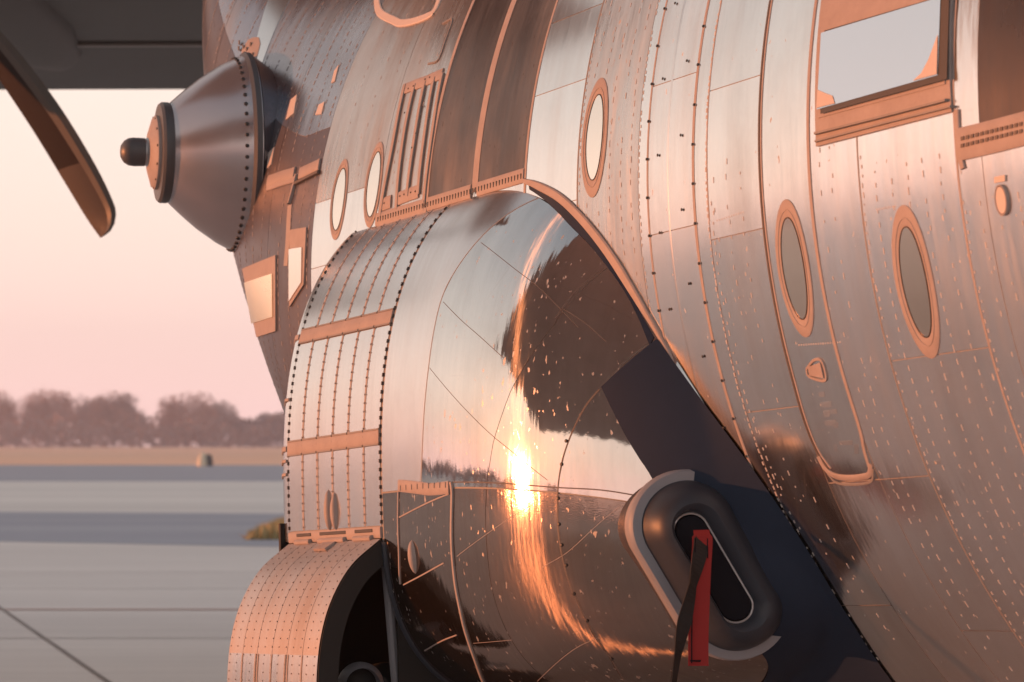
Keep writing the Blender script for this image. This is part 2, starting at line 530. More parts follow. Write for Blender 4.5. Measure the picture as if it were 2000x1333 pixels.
def strip(pts_st, width, height, mat, name, parent, n=40, base=.003, kind=None, uvs=True, taper=None, mb=None):
    """raised bead following surface points given as (s, theta)"""
    pts_st = np.asarray(pts_st, float)
    sm = smooth_poly(pts_st * np.array([1, R]), n) / np.array([1, R])
    C = hull(sm[:, 0], sm[:, 1]); Nn = hull_n(sm[:, 0], sm[:, 1])
    Tn = np.gradient(C, axis=0); Tn /= np.linalg.norm(Tn, axis=1)[:, None]
    X = np.cross(Nn, Tn); X /= np.linalg.norm(X, axis=1)[:, None]
    w = width / 2 * (np.ones(n) if taper is None else taper(np.linspace(0, 1, n)))
    V = []; F = []
    for i in range(n):
        for (x, h) in ((-1, base - .004), (-1, base + height * .6), (-.75, base + height), (.75, base + height), (1, base + height * .6), (1, base - .004)):
            V.append(C[i] + X[i] * x * w[i] + Nn[i] * h)
    for i in range(n - 1):
        for k in range(5):
            F.append((i * 6 + k, i * 6 + k + 1, (i + 1) * 6 + k + 1, (i + 1) * 6 + k))
    F.append((0, 1, 2, 3, 4, 5)); F.append(tuple((n - 1) * 6 + k for k in range(6))[::-1])
    if mb is not None:
        mb.add(V, F); return None
    o = mesh_obj(name, V, F, mat, parent, True, None, kind, .5)
    return o

def pstrip(px, width, height, mat, name, parent, n=40, **k):
    return strip(hits(px), width, height, mat, name, parent, n, **k)

def ring(s, d0, d1, width, height, mat, name='seam_strip', parent=None, n=60, **k):
    th = np.radians(np.linspace(d0, d1, 8))
    return strip(np.stack([np.full(8, s), th], -1), width, height, mat, name, parent or fuselage, n, **k)

# ---- stations of the seams read from the photograph
S_A2, S_A, S_B2, S_B, S_C, S_E, S_D, S_DF, S_F, S_G = 8.89, 9.31, 10.055, 10.13, 10.39, 10.82, 11.17, 11.53, 11.90, 12.89
door_left = [(1511, 0), (1496, 67), (1487, 165), (1484, 262), (1487, 345), (1489, 400), (1497, 486), (1512, 569), (1529, 666), (1547, 745), (1574, 827), (1597, 882), (1620, 915)]
door_right = [(1594, 0), (1586, 94), (1582, 165), (1579, 225), (1582, 326), (1590, 405), (1594, 461), (1612, 570), (1642, 705), (1676, 830), (1690, 880), (1700, 912)]
S_DL = float(np.median(hits(door_left[:9])[:, 0])); S_DR = float(np.median(hits(door_right[:9])[:, 0]))
D_BOT = math.degrees(hull_hit(1668, 940)[1])

# skins, front to back
skin_panel(1.2, 7.55, -170, 170, M['alu_right'])
for (d0, d1) in ((-70, -42), (-42, -1.0), (-1.0, 24), (24, 70)):
    skin_panel(7.55, 8.30, d0, d1, M['alu_right'])
    skin_panel(8.30, 8.79, d0, d1, M['alu_right'] if d0 < -2 else M['dark_reflection'] if d0 < 20 else M['tail'])
    skin_panel(8.79, S_A2, d0, d1, M['alu_right'])
for (d0, d1) in ((-70, -44), (-44, -16), (-16, 4.0), (4.0, 32), (32, 70)):
    skin_panel(S_A2, S_A, d0, d1, M['alu_right'])
for (d0, d1) in ((-70, -38.5), (-38.5, D_BOT), ):
    skin_panel(S_A, S_DR, d0, d1, M['alu_right'])
skin_panel(S_A, S_DR, D_BOT, 40, M['alu_right'])
skin_panel(S_DR, S_DL, D_BOT, 40, M['alu_door'], gap=.0025, name='skin_panel')
skin_panel(S_DR, S_DL, -70, D_BOT, M['alu_right'])
for (d0, d1) in ((-70, -36), (-36, -18.5), (-18.5, -4.5), (-4.5, 7.5), (7.5, 40)):
    skin_panel(S_DL, S_B2, d0, d1, M['alu_door'])
skin_panel(S_B2, S_B, -70, 40, M['alu_door'])
for (d0, d1) in ((-70, -24), (-24, -3.0), (-3.0, 9.5), (9.5, 40)):
    skin_panel(S_B, S_C, d0, d1, M['alu'])
skin_panel(S_C, S_C + .055, -60, 40, M['alu_clean'])
skin_panel(S_C + .055, S_E, -50, 40, M['alu_dull'])
for (d0, d1) in ((-40, 1.6), (1.6, 12.4), (12.4, 19.5), (19.5, 40)):
    skin_panel(S_E, S_D, d0, d1, M['alu_clean'])
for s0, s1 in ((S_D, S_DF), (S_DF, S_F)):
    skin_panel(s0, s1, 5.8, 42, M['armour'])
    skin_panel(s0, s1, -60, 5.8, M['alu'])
skin_panel(S_F, 12.30, 2.5, 44, M['alu_fore'])
skin_panel(12.30, S_G, 2.0, 9.0, M['alu_clean'])
skin_panel(12.30, S_G, 9.0, 46, M['alu_fore'])
skin_panel(S_F, S_G, -60, 2.0, M['alu'])
for s0, s1 in ((S_G, 13.35), (13.35, 13.85), (13.85, 14.25), (14.25, 14.6), (14.6, 14.9), (14.9, 15.06)):
    skin_panel(s0, s1, -89, 17.5, M['purple'], ss=.03)
    skin_panel(s0, s1, 17.5, 90, M['tail'], ss=.03)
for s0, s1, d0, d1 in ((S_A2, S_G, 70, 290), (7.55, S_A2, 70, 290)):
    skin_panel(s0, s1, d0, d1, M['alu'], ss=.4)
for s0, s1, d1 in ((S_A, S_F, 40), (S_F, 12.3, 44), (12.3, S_G, 46)):
    skin_panel(s0, s1, d1, 70, M['alu'], ss=.2)
    skin_panel(s0, s1, -70, -60 if s0 > S_A else -70.5 + .4, M['alu'], ss=.2) if s0 > S_A else None

# ---- window places
WINS = [  # glass top, bottom; frame top, bottom; left edge and right edge of the glass
    ((1540, 424), (1570, 625), (1540, 392), (1577, 662), (1531, 490), (1577, 550), 'pane_brown'),
    ((1770, 442), (1813, 660), (1768, 401), (1824, 701), (1759, 500), (1822, 600), 'pane_brown'),
    ((1173, 184), (1158, 354), (1177, 154), (1160, 388), (1149, 262), (1180, 235), 'pane'),
    ((742, 296), (723, 426), (747, 276), (719, 446), (719, 367), (743, 340), 'pane'),
    ((674, 328), (656, 452), (679, 309), (654, 469), (653, 405), (675, 367), 'pane')]
WINFO = []
for gt, gb, ft, fb, gl, gr, pm_ in WINS:
    hh = hits([gt, gb, ft, fb, gl, gr])
    ct = (hh[0, 1] + hh[1, 1]) / 2; cs = (hh[0, 0] + hh[1, 0]) / 2
    r_t = (hh[0, 1] - hh[1, 1]) / 2 * R
    w_t = (hh[2, 1] - hh[3, 1]) / 2 * R - r_t
    r_s = max(abs(hh[4, 0] - hh[5, 0]) / 2, .052)
    WINFO.append((cs, ct, r_s, r_t, w_t))

# ---- rivet rows
DASH = {}
def rivet_rows(rows, name, mat, parent, kind='stuff'):
    mb = MB()
    for (s, d0, d1, sp, ln, wd, jit) in rows:
        n = int(math.radians(d1 - d0) * R / sp)
        if n < 1: continue
        th = np.radians(d0) + (np.arange(n) + .5) * sp / R
        th = th[RNG.random(n) > jit * .5]
        for (cs, ct, r_s, r_t, w_t) in WINFO:
            th = th[((s - cs) / (r_s + w_t * .5 + .008)) ** 2 + ((th - ct) * R / (r_t + w_t + .008)) ** 2 > 1]
        if S_A2 - .02 < s < S_A - .005: th = th[th < math.radians(-.8)]
        if len(th) == 0: continue
        S_ = np.full(len(th), s) + RNG.normal(0, .0012 + jit * .003, len(th))
        C = hull(S_, th); Nn = hull_n(S_, th)
        T1 = hull(S_, th + .001) - C; T1 /= np.linalg.norm(T1, axis=1)[:, None]
        T2 = np.cross(Nn, T1)
        L_ = ln * (1 + RNG.normal(0, .12 + jit * .4, len(th)).clip(-.5, .6))
        for i in range(len(th)):
            mb.box(C[i] + Nn[i] * .0032, T1[i] * L_[i] * .45, T2[i] * wd * .34, Nn[i] * .0008)
    return mb.obj(name, mat, parent, False, kind)

rows = []
for k in range(1, 6):
    rows.append((S_A2 + k * (S_A - S_A2) / 6, -45, -1, .036, .015, .0055, .35))
for k in range(1, 8):
    rows.append((S_A2 - k * .075, -45, -5, .036, .014, .0055, .5))
rows += [(S_A - .012, -45, 4, .026, .011, .006, .25), (S_A2 - .012, -45, 0, .026, .011, .006, .25)]
for k in range(1, 3):
    rows.append((S_DR - k * .05, -45, 2, .04, .014, .005, .6))
for s_ in (S_DL + .10, S_DL + .17, S_DL + .24):
    rows.append((s_, -40, 2, .045, .012, .0045, .75))
rows += [(S_B2 + .004, -46, 20, .020, .013, .008, .15), (S_B2 - .02, -42, 0, .03, .012, .006, .5)]
for k, s_ in enumerate((10.49, 10.55, 10.62, 10.69, 10.76)):
    rows.append((s_, -14, 32, .036, .016, .005, .3))
rows += [(S_C + .05, -18, 36, .022, .014, .006, .25), (S_E - .01, -14, 36, .024, .012, .006, .35)]
rows += [(S_DF - .0, 6, 30, .04, .012, .005, .2)]
for k, s_ in enumerate((12.05, 12.2, 12.38, 12.52, 12.7)):
    rows.append((s_, 8, 38, .04, .012, .004, .75))
rivet_rows(rows, 'rivet_rows', M['rivet'], fuselage)
rows = []
for k, s_ in enumerate((12.93, 13.02, 13.11, 13.22, 13.33, 13.43, 13.55, 13.66, 13.78, 13.90, 14.02, 14.14, 14.27, 14.4, 14.53, 14.65, 14.76)):
    rows.append((s_, -60, 60, .034, .019, .007 if k % 3 else .011, .25))
rivet_rows(rows, 'tail_rivet_rows', M['tail_rivet'], fuselage)

# ---- raised or sealed seam strips
strips = [
    (S_A, -50, 3.6, .006, .0008, 'trim_dark'), (S_A2, -50, 40, .008, .001, 'trim'), (S_B, -50, 36, .013, .0015, 'trim'),
    (S_C, -20, 36, .009, .001, 'trim'), (S_E, 1, 40, .007, .001, 'trim_dark'), (S_D, 3.5, 40, .014, .002, 'trim'),
    (S_DF, 5, 40, .042, .002, 'trim'), (S_F, 4.5, 42, .022, .002, 'trim'), (S_C - .115, -26, 34, .010, .0003, 'alu_side'),
    (S_B2 + .0, -3, 34, .006, .0008, 'trim')]
for (s_, d0, d1, w_, h_, m_) in strips:
    ring(s_, d0, d1, w_, h_, M[m_])
# strip of stud plates along the top of the wheel fairing
for (s0, s1) in ((S_D + .006, S_DF - .024), (S_DF + .024, S_F - .014), (S_F + .014, 12.31)):
    pts = np.stack([np.linspace(s0, s1, 6), np.full(6, math.radians(5.15))], -1)
    strip(pts, .05, .006, M['trim'], 'edge_strip', fuselage, 16)
studs = MB()
for s_ in np.arange(S_D + .02, 12.30, .0215):
    C = hull(np.array(s_), np.radians(5.1)); Nn = hull_n(np.array(s_), np.radians(5.1))
    studs.box(C + Nn * .0095, vv * .009, a * .0028, Nn * .0012)
studs.obj('stud_row', M['screw'], fuselage, False, 'stuff')

# ---- dark screws, one by one
def screw_proto():
    mb = MB()
    mb.lathe([(0, .0048), (.002, .0046), (.003, .003), (.0031, 0.0001)], (0, 0, 0), (0, 0, 1), 8)
    me = bpy.data.meshes.new('screw')
    me.from_pydata([tuple(v) for v in mb.V], [], mb.F); me.materials.append(M['screw'])
    return me
SCREW = screw_proto()
def screw_at(p, n, parent, scale=1, name='screw'):
    o = bpy.data.objects.new(name, SCREW)
    link(o, parent)
    q = Vector(n).to_track_quat('Z', 'Y')
    wm = Matrix.LocRotScale(Vector(p), q, Vector((scale, scale, scale)))
    pm = Matrix.Identity(4); chain = []; x = parent
    while x is not None: chain.append(x); x = x.parent
    for x in reversed(chain): pm = pm @ Matrix.LocRotScale(x.location, x.rotation_euler, x.scale)
    o.matrix_basis = pm.inverted() @ wm
    return o
loose = [(1322, 8), (1345, 120), (1298, 155), (1333, 265), (1288, 304), (1335, 410), (1292, 455), (1349, 554), (1311, 604), (1376, 696), (1416, 835)]
Bdots = [(1376, 53), (1365, 128), (1358, 206), (1355, 283), (1354, 360), (1360, 437), (1367, 515), (1379, 591), (1394, 667), (1412, 743), (1435, 817), (1461, 890), (1490, 962)]
Cdots = [(1302, 18), (1287, 91), (1277, 165), (1270, 238), (1266, 312), (1267, 387), (1271, 461), (1277, 534), (1288, 607)]
for P_ in (loose, Bdots, Cdots):
    for (x, y) in P_:
        s_, th_ = hull_hit(x, y)
        if P_ is Bdots: s_ = S_B
        if P_ is Cdots: s_ = S_C
        s_, th_ = np.array(s_), np.array(th_)
        screw_at(hull(s_, th_) + hull_n(s_, th_) * .006, hull_n(s_, th_), fuselage)

# ---- windows
def conform_ring(cs, ct, r_s, r_t, w_s, w_t, off0, off1, shear=0, n=48):
    """annulus on the body between an inner and an outer oval"""
    V = []; F = []
    prof = [(1, -.001), (1, off1 * .75), (.9, off1), (.35, off1), (.1, off1 * .7), (0, off0)]
    for k in range(n):
        p = 2 * math.pi * k / n
        for (q, h) in prof:
            ds = (r_s + w_s * q) * math.cos(p); dt = (r_t + w_t * q) * math.sin(p)
            s_ = cs + ds + shear * dt; t_ = ct + dt / R
            V.append(hull(np.array(s_), np.array(t_)) + hull_n(np.array(s_), np.array(t_)) * h)
    m_ = len(prof)
    for k in range(n):
        for i in range(m_ - 1):
            k2 = (k + 1) % n
            F.append((k * m_ + i, k * m_ + i + 1, k2 * m_ + i + 1, k2 * m_ + i))
    return V, F
def conform_disc(cs, ct, r_s, r_t, off, flat=True, n=40):
    V = [hull(np.array(cs), np.array(ct)) + hull_n(np.array(cs), np.array(ct)) * off]; F = []
    rings_ = 5
    for j in range(1, rings_ + 1):
        for k in range(n):
            p = 2 * math.pi * k / n
            s_ = cs + r_s * j / rings_ * math.cos(p); t_ = ct + r_t * j / rings_ * math.sin(p) / R
            V.append(hull(np.array(s_), np.array(t_)) + hull_n(np.array(s_), np.array(t_)) * off)
    for k in range(n):
        F.append((0, 1 + k, 1 + (k + 1) % n))
    for j in range(rings_ - 1):
        for k in range(n):
            F.append((1 + j * n + k, 1 + (j + 1) * n + k, 1 + (j + 1) * n + (k + 1) % n, 1 + j * n + (k + 1) % n))
    return V, F
for (cs, ct, r_s, r_t, w_t), (_a, _b, _c, _d, _e, _f, pm_) in zip(WINFO, WINS):
    w_s = w_t * .5
    V, F = conform_ring(cs, ct, r_s, r_t, w_s, w_t, .0035, .0062)
    wf = mesh_obj('cabin_window', V, F, M['trim'], plane, True, None, None, .7)
    # a thin second rim
    V, F = conform_ring(cs, ct, r_s + w_t * .16, r_t + w_t * .32, .003, .005, .006, .0075)
    mesh_obj('window_rim', V, F, M['trim'], wf, True, None, None, .7)
    V, F = conform_ring(cs, ct, r_s - .004, r_t - .005, .004, .005, .0042, .0058)
    mesh_obj('window_gasket', V, F, M['screw'], wf, True, None, None, .7)
    V, F = conform_disc(cs, ct, r_s, r_t, .0045)
    mesh_obj('window_pane', V, F, M[pm_], wf)
print('WIN', [tuple(round(x, 3) for x in w) for w in WINFO])

def quad_plate(px4, off, mat, name, parent, nx=10, ny=8, side=True, base=0.0):
    """plate over four photograph corners (tl, tr, br, bl), bent to the body"""
    q = hits(px4)
    x = np.linspace(0, 1, nx); y = np.linspace(0, 1, ny)
    X, Y = np.meshgrid(x, y)
    st = (q[0][None, None] * ((1 - X) * (1 - Y))[..., None] + q[1] * (X * (1 - Y))[..., None] + q[2] * (X * Y)[..., None] + q[3] * ((1 - X) * Y)[..., None])
    st = np.pad(st, ((1, 1), (1, 1), (0, 0)), mode='edge')
    OF = np.full(st.shape[:2], base); OF[1:-1, 1:-1] = off
    PT = hull(st[..., 0], st[..., 1]) + hull_n(st[..., 0], st[..., 1]) * OF[..., None]
    o = grid_obj(name, PT, np.stack([st[..., 1] * R, st[..., 0]], -1), mat, parent)
    return o
def flat_pane(px4, off, mat, name, parent):
    q = hits(px4)
    pts = hull(q[:, 0], q[:, 1]) + hull_n(q[:, 0], q[:, 1]) * off
    c = pts.mean(0); n = np.cross(pts[1] - pts[0], pts[3] - pts[0]); n /= np.linalg.norm(n)
    if n @ oo < 0: n = -n
    pts = pts - ((pts - c) @ n)[:, None] * n
    return mesh_obj(name, pts, [(0, 1, 2, 3)], mat, parent, False), n
# big cockpit side window
cw = quad_plate([(1618, -60), (1873, -130), (1864, 219), (1599, 287)], .010, M['trim'], 'cockpit_window', plane)
quad_plate([(1613, 45), (1853, -20), (1853, 166), (1605, 232)], .013, M['trim'], 'window_frame', cw, base=.008)
o_, n_ = flat_pane([(1615, 68), (1849, -2), (1844, 149), (1607, 216)], .021, M['pane_pale'], 'window_pane', cw)
pstrip([(1602, 262), (1730, 230), (1858, 197)], .008, .012, M['trim_dark'], 'window_sill', cw, 14, base=.010)
pstrip([(1601, 277), (1730, 243), (1866, 209)], .007, .008, M['trim_dark'], 'window_sill', cw, 14, base=.010)

# pale matte patches added in the corners of the pane
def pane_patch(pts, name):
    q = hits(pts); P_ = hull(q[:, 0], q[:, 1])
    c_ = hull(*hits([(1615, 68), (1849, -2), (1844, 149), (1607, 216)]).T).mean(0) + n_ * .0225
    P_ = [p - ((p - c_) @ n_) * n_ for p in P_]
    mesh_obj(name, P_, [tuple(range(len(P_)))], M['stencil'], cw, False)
def back_patch(pts, name, mat, dz):
    c_ = hull(*hits([(1615, 68), (1849, -2), (1844, 149), (1607, 216)]).T).mean(0) + n_ * dz
    d_ = [ray(x, y) for x, y in pts]
    mesh_obj(name, [EYE + r * (((c_ - EYE) @ n_) / (r @ n_)) for r in d_], [tuple(range(len(pts)))], mat, cw, False)
back_patch([(1610, 60), (1854, -12), (1849, 155), (1602, 223)], 'window_gasket', M['screw'], .0195)  # dark outline: gasket and the frame's inner shadow in one colour
pane_patch([(1608, 178), (1622, 184), (1638, 190), (1643, 205), (1607, 214)], 'pane_corner')
pane_patch([(1843, 70), (1843, 148), (1796, 161), (1812, 146), (1826, 118)], 'pane_corner')
def px_plate(px, off, mat, name, parent, base=0.0, n=9):
    c = np.array(px, float)
    x = np.linspace(0, 1, n); X, Y = np.meshgrid(x, x)
    g_ = c[0] * ((1 - X) * (1 - Y))[..., None] + c[1] * (X * (1 - Y))[..., None] + c[2] * (X * Y)[..., None] + c[3] * ((1 - X) * Y)[..., None]
    st = hits(g_.reshape(-1, 2)).reshape(n, n, 2)
    st = np.pad(st, ((1, 1), (1, 1), (0, 0)), mode='edge')
    OF = np.full(st.shape[:2], base); OF[1:-1, 1:-1] = off
    PT = hull(st[..., 0], st[..., 1]) + hull_n(st[..., 0], st[..., 1]) * OF[..., None]
    return grid_obj(name, PT, np.stack([st[..., 1] * R, st[..., 0]], -1), mat, parent)
# two low windows by the tail
for k, (fr, gl, mt) in enumerate((([(477, 525), (542, 499), (542, 647), (505, 658)], [(483, 552), (537, 535), (538, 619), (497, 631)], 'pane_gold'),
                                  ([(570, 450), (602, 445), (597, 556), (569, 600)], [(570, 488), (595, 484), (594, 552), (570, 589)], 'pane'))):
    w = px_plate(fr, .010, M['trim'], 'quarter_window', plane)
    px_plate(gl, .0145, M[mt], 'window_pane', w, .009)

# faint dashed rows and ghosts of old markings
mbd = MB()
def dash_row(p, q, n, ln=.010, wd=.012):
    for k in range(n):
        t = (k + .5) / n
        s_, t_ = map(np.array, hull_hit(p[0] + (q[0] - p[0]) * t, p[1] + (q[1] - p[1]) * t))
        C = hull(s_, t_); Nn = hull_n(s_, t_)
        mbd.box(C + Nn * .0029, a * .0018, vv * .0028, Nn * .0005)
for p, q, n in (((1400, 432), (1456, 414), 12), ((1712, 410), (1752, 403), 9), ((1560, 674), (1645, 668), 18)):
    dash_row(p, q, n)
mbd.obj('dash_row', M['rivet'], fuselage, False, 'stuff')
for (x, y, w_, h_) in ((1600, 766, 12, 9), (1603, 786, 22, 9), (1610, 802, 12, 12), (1622, 800, 14, 8), (1612, 822, 22, 9), (1630, 826, 8, 10), (1640, 862, 26, 7), (1670, 868, 8, 18), (1630, 868, 6, 14), (1826, 900, 12, 6)):
    quad_plate([(x, y), (x + w_, y - w_ * .1), (x + w_ * 1.05, y + h_), (x + 1, y + h_)], .0036, M['ghost'], 'ghost_mark', fuselage, 4, 4, True, .0026)
# ---- crew door seals
dl = hits(door_left); dr = hits(door_right)
dl[:, 0] = S_DL + (dl[:, 0] - S_DL) * (np.arange(len(dl)) > 9)
crew = strip(dl, .008, .002, M['groove'], 'crew_door', plane, 60)
drs = dr.copy(); drs[:10, 0] = S_DR
strip(drs, .014, .0025, M['trim'], 'door_seal', crew, 60)
strip(dl + np.array([-.011, 0]), .008, .002, M['trim'], 'door_seal', crew, 60)
pstrip([(1600, 891), (1612, 913), (1630, 928), (1655, 933), (1685, 931), (1700, 925), (1702, 905)], .018, .003, M['trim'], 'door_sill', crew, 40)
pstrip([(1618, 925), (1635, 942), (1660, 946), (1690, 944), (1705, 937), (1707, 915)], .008, .002, M['trim_dark'], 'door_sill', crew, 40)
hd = pstrip([(1578, 720), (1593, 703), (1608, 706), (1615, 742), (1583, 735), (1578, 720)], .009, .004, M['trim'], 'door_handle', crew, 30)
quad_plate([(1582, 716), (1606, 707), (1613, 738), (1585, 732)], .009, M['trim'], 'handle_pocket', crew, 4, 4)

# ---- small lamp and data plate on the right, vent strip
s_, t_ = hull_hit(1961, 391)
V, F = conform_disc(s_, t_, .018, .034, .011)
lampo = mesh_obj('side_lamp', V, F, M['stencil'], plane)
V, F = conform_ring(s_, t_, .018, .034, .005, .006, .006, .012)
mesh_obj('lamp_rim', V, F, M['trim'], lampo)
quad_plate([(1946, 346), (1967, 342), (1967, 354), (1946, 358)], .0075, M['stencil'], 'data_plate', plane, 3, 3)
vent = pstrip([(1876, 283), (1940, 268), (2010, 250)], .085, .008, M['trim'], 'vent_strip', plane, 14)
for row in (0, 1):
    for k in range(13):
        x = 1884 + k * 9.5; y = 268 + row * 14 - (x - 1884) * .245
        quad_plate([(x, y), (x + 6, y - 1.5), (x + 6, y + 6), (x, y + 7.5)], .0135, M['groove'], 'vent_slot', vent, 3, 3, base=.009)
pstrip([(1872, 215), (1876, 290), (1884, 330)], .02, .006, M['trim'], 'seam_strip', fuselage, 12)

# ---- access ladder panel on the upper flank: ribs and studded end bands
lad = pstrip([(740, 444), (800, 428), (836, 417)], .055, .005, M['trim'], 'access_panel', plane, 12)
ribs = [((793, 166), (768, 290), (744, 424)), ((812, 165), (786, 300), (776, 410)), ((832, 160), (812, 270), (797, 384)),
        ((850, 152), (832, 262), (819, 380)), ((866, 145), (846, 265), (830, 400))]
for p3 in ribs:
    pstrip(p3, .026, .005, M['trim'], 'panel_rib', lad, 20)
    pstrip([(x + 3, y) for x, y in p3], .005, .007, M['trim_dark'], 'panel_rib', lad, 20)
pstrip([(790, 176), (815, 166), (832, 160)], .045, .005, M['trim'], 'panel_band', lad, 8)
pstrip([(832, 160), (850, 152), (866, 145)], .045, .005, M['trim'], 'panel_band', lad, 8)
pstrip([(746, 402), (756, 398), (766, 394)], .05, .005, M['trim'], 'panel_band', lad, 8)
pstrip([(778, 390), (798, 382), (820, 374)], .05, .005, M['trim'], 'panel_band', lad, 8)
for (x, y) in ((801, 175), (811, 170), (834, 157), (843, 153), (794, 222), (808, 290), (828, 208), (816, 262), (754, 398), (785, 384), (793, 381), (806, 377), (815, 375)):
    s_, t_ = map(np.array, hull_hit(x, y))
    screw_at(hull(s_, t_) + hull_n(s_, t_) * .008, hull_n(s_, t_), lad, .8)
# small hatch outline and the sealed corner of the upper panel
pstrip([(866, 48), (885, 40), (872, 80), (858, 118), (838, 126)], .008, .004, M['trim_dark'], 'hatch_seam', fuselage, 24)
bead = pstrip([(738, -6), (740, 16), (748, 30), (772, 42), (785, 47), (811, 43), (845, 29), (856, 12), (862, -6)], .035, .007, M['stencil'], 'sealant_bead', fuselage, 44)
pstrip([(786, 51), (812, 46), (845, 32), (857, 14)], .007, .005, M['groove'], 'seam_strip', fuselage, 20)
# rail steps and bracket on the tail side
stp = pstrip([(526, 355), (552, 346), (578, 338)], .05, .008, M['trim'], 'step_rail', plane, 10)
pstrip([(524, 367), (552, 358), (578, 350)], .03, .006, M['trim'], 'rail_lip', stp, 10)
pstrip([(588, 340), (606, 332), (627, 322)], .05, .008, M['trim'], 'step_rail', plane, 10)
pstrip([(580, 360), (604, 348), (626, 337)], .016, .012, M['groove'], 'seam_strip', fuselage, 10)
pstrip([(568, 398), (576, 370), (583, 342)], .014, .012, M['trim'], 'bracket', plane, 10)
pstrip([(574, 372), (570, 385), (567, 400)], .008, .012, M['groove'], 'seam_strip', fuselage, 8)
pstrip([(560, 520), (564, 470), (568, 402)], .04, .004, M['trim'], 'seam_strip', fuselage, 20)
# bright clean alloy band high on the tail
band = hits([(556, -10), (520, 70), (500, 140), (486, 208)])
pstrip([(553, -12), (527, 50), (505, 120), (484, 210)], .17, .001, M['alu_clean'], 'clean_band', fuselage, 40, base=.0045, taper=lambda t: 1 - .72 * t)
# worn emblem on the dark tail side: an outlined oval with a winged bar
emb = pstrip([(507, 240), (496, 262), (489, 300), (483, 340), (479, 372), (476, 405), (480, 416), (486, 402), (494, 360), (501, 310), (509, 262), (507, 240)],
             .008, .0006, M['stencil'], 'emblem', plane, 60, base=.0046)
pstrip([(478, 300), (490, 308), (500, 298), (512, 286)], .022, .0006, M['stencil'], 'emblem_bar', emb, 14, base=.0046)
pstrip([(488, 268), (486, 330), (483, 390)], .010, .0006, M['stencil'], 'emblem_bar', emb, 14, base=.0046)
pstrip([(472, 350), (474, 320), (480, 298)], .012, .0006, M['stencil'], 'emblem_bar', emb, 14, base=.0046)
pstrip([(496, 345), (500, 320), (505, 300)], .012, .0006, M['stencil'], 'emblem_bar', emb, 14, base=.0046)
# patches of bare primer on the tail
for q in ([(570, 196), (582, 186), (576, 222), (560, 236)], [(625, 206), (636, 200), (630, 224), (618, 226)], [(526, 300), (538, 288), (532, 322), (524, 330)],
          [(655, 140), (664, 128), (656, 160), (649, 164)]):
    quad_plate(q, .0062, M['stencil'], 'bare_patch', fuselage, 4, 4)

# ------------------------------------------------------------------ wheel fairing (sponson)
CN = np.array([1.55, -.85]); TIP = np.array([1.6, -1.15])
def sec(ph):
    c, s = np.cos(ph), np.sin(ph)
    return CN[0] + np.sign(c) * np.abs(c) ** np.where(s > 0, 2 / 2.6, 2 / 3) * .895, CN[1] + np.where(s > 0, np.abs(s) ** (2 / 2.6) * 1.20, -np.abs(s) ** (2 / 3) * .78)
def spon(s, ph, off=0.0):
    s, ph = np.broadcast_arrays(np.asarray(s, float), np.asarray(ph, float))
    t = np.clip((11.45 - s) / 1.45, 0, .9999); g = np.sqrt(1 - t * t)
    t2 = np.clip((s - 12.53) / 1.1, 0, .9999); g = g * (1 - t2 ** 1.2)
    x, y = sec(ph)
    return B(s, TIP[0] + g * (x - TIP[0]), TIP[1] + g * (y - TIP[1]))
def spon_n(s, ph):
    e = 2e-3
    d1 = spon(s + e, ph) - spon(s - e, ph); d2 = spon(s, ph + e) - spon(s, ph - e)
    n = np.cross(d2, d1); n /= np.linalg.norm(n, axis=-1)[..., None] + 1e-12
    return n
_sg = 1 if np.dot(spon_n(np.array(12.), np.array(0.)), oo) > 0 else -1
def spon_off(s, ph, off):
    s, ph = np.broadcast_arrays(np.asarray(s, float), np.asarray(ph, float))
    return spon(s, ph) + _sg * spon_n(s, ph) * np.asarray(off)[..., None] if not np.isscalar(off) else spon(s, ph) + _sg * spon_n(s, ph) * off
def sn(s, ph): return _sg * spon_n(np.asarray(s, float), np.asarray(ph, float))

# arc length table round the section so that rows sit evenly
PH = np.radians(np.linspace(-89, 89.5, 721))
_x, _y = sec(PH)
ARC = np.r_[0, np.cumsum(np.hypot(np.diff(_x), np.diff(_y)))]
def ph_at(arc): return np.interp(arc, ARC, PH)
def arc_of(ph): return np.interp(ph, PH, ARC)
def ph_of_v(v):     # on the outboard side of the straight part
    return np.interp(v, _y, PH)
PH_HINGE = float(ph_of_v(-1.0))
_bv_v = []; _bv_f = []
def _bvh():
    ss = np.concatenate([10.002 + 1.45 * (np.linspace(0, 1, 90) ** 2), np.linspace(11.5, 12.53, 12)])
    pp = ph_at(np.linspace(0, ARC[-1], 200))
    S_, P_ = np.meshgrid(ss, pp, indexing='ij')
    PT = spon(S_, P_)
    ny, nx = PT.shape[:2]
    F = [(j * nx + i, j * nx + i + 1, (j + 1) * nx + i + 1, (j + 1) * nx + i) for j in range(ny - 1) for i in range(nx - 1)]
    return BVHTree.FromPolygons([tuple(p) for p in PT.reshape(-1, 3)], F), S_.ravel(), P_.ravel(), F
BV, BS, BP, BF = _bvh()
_r = BV.find_nearest(Vector(B(12.0, 2.6, -.6)))
BSIGN = 1 if (np.array(B(12.0, 2.6, -.6)) - np.array(_r[0])) @ np.array(_r[1]) > 0 else -1
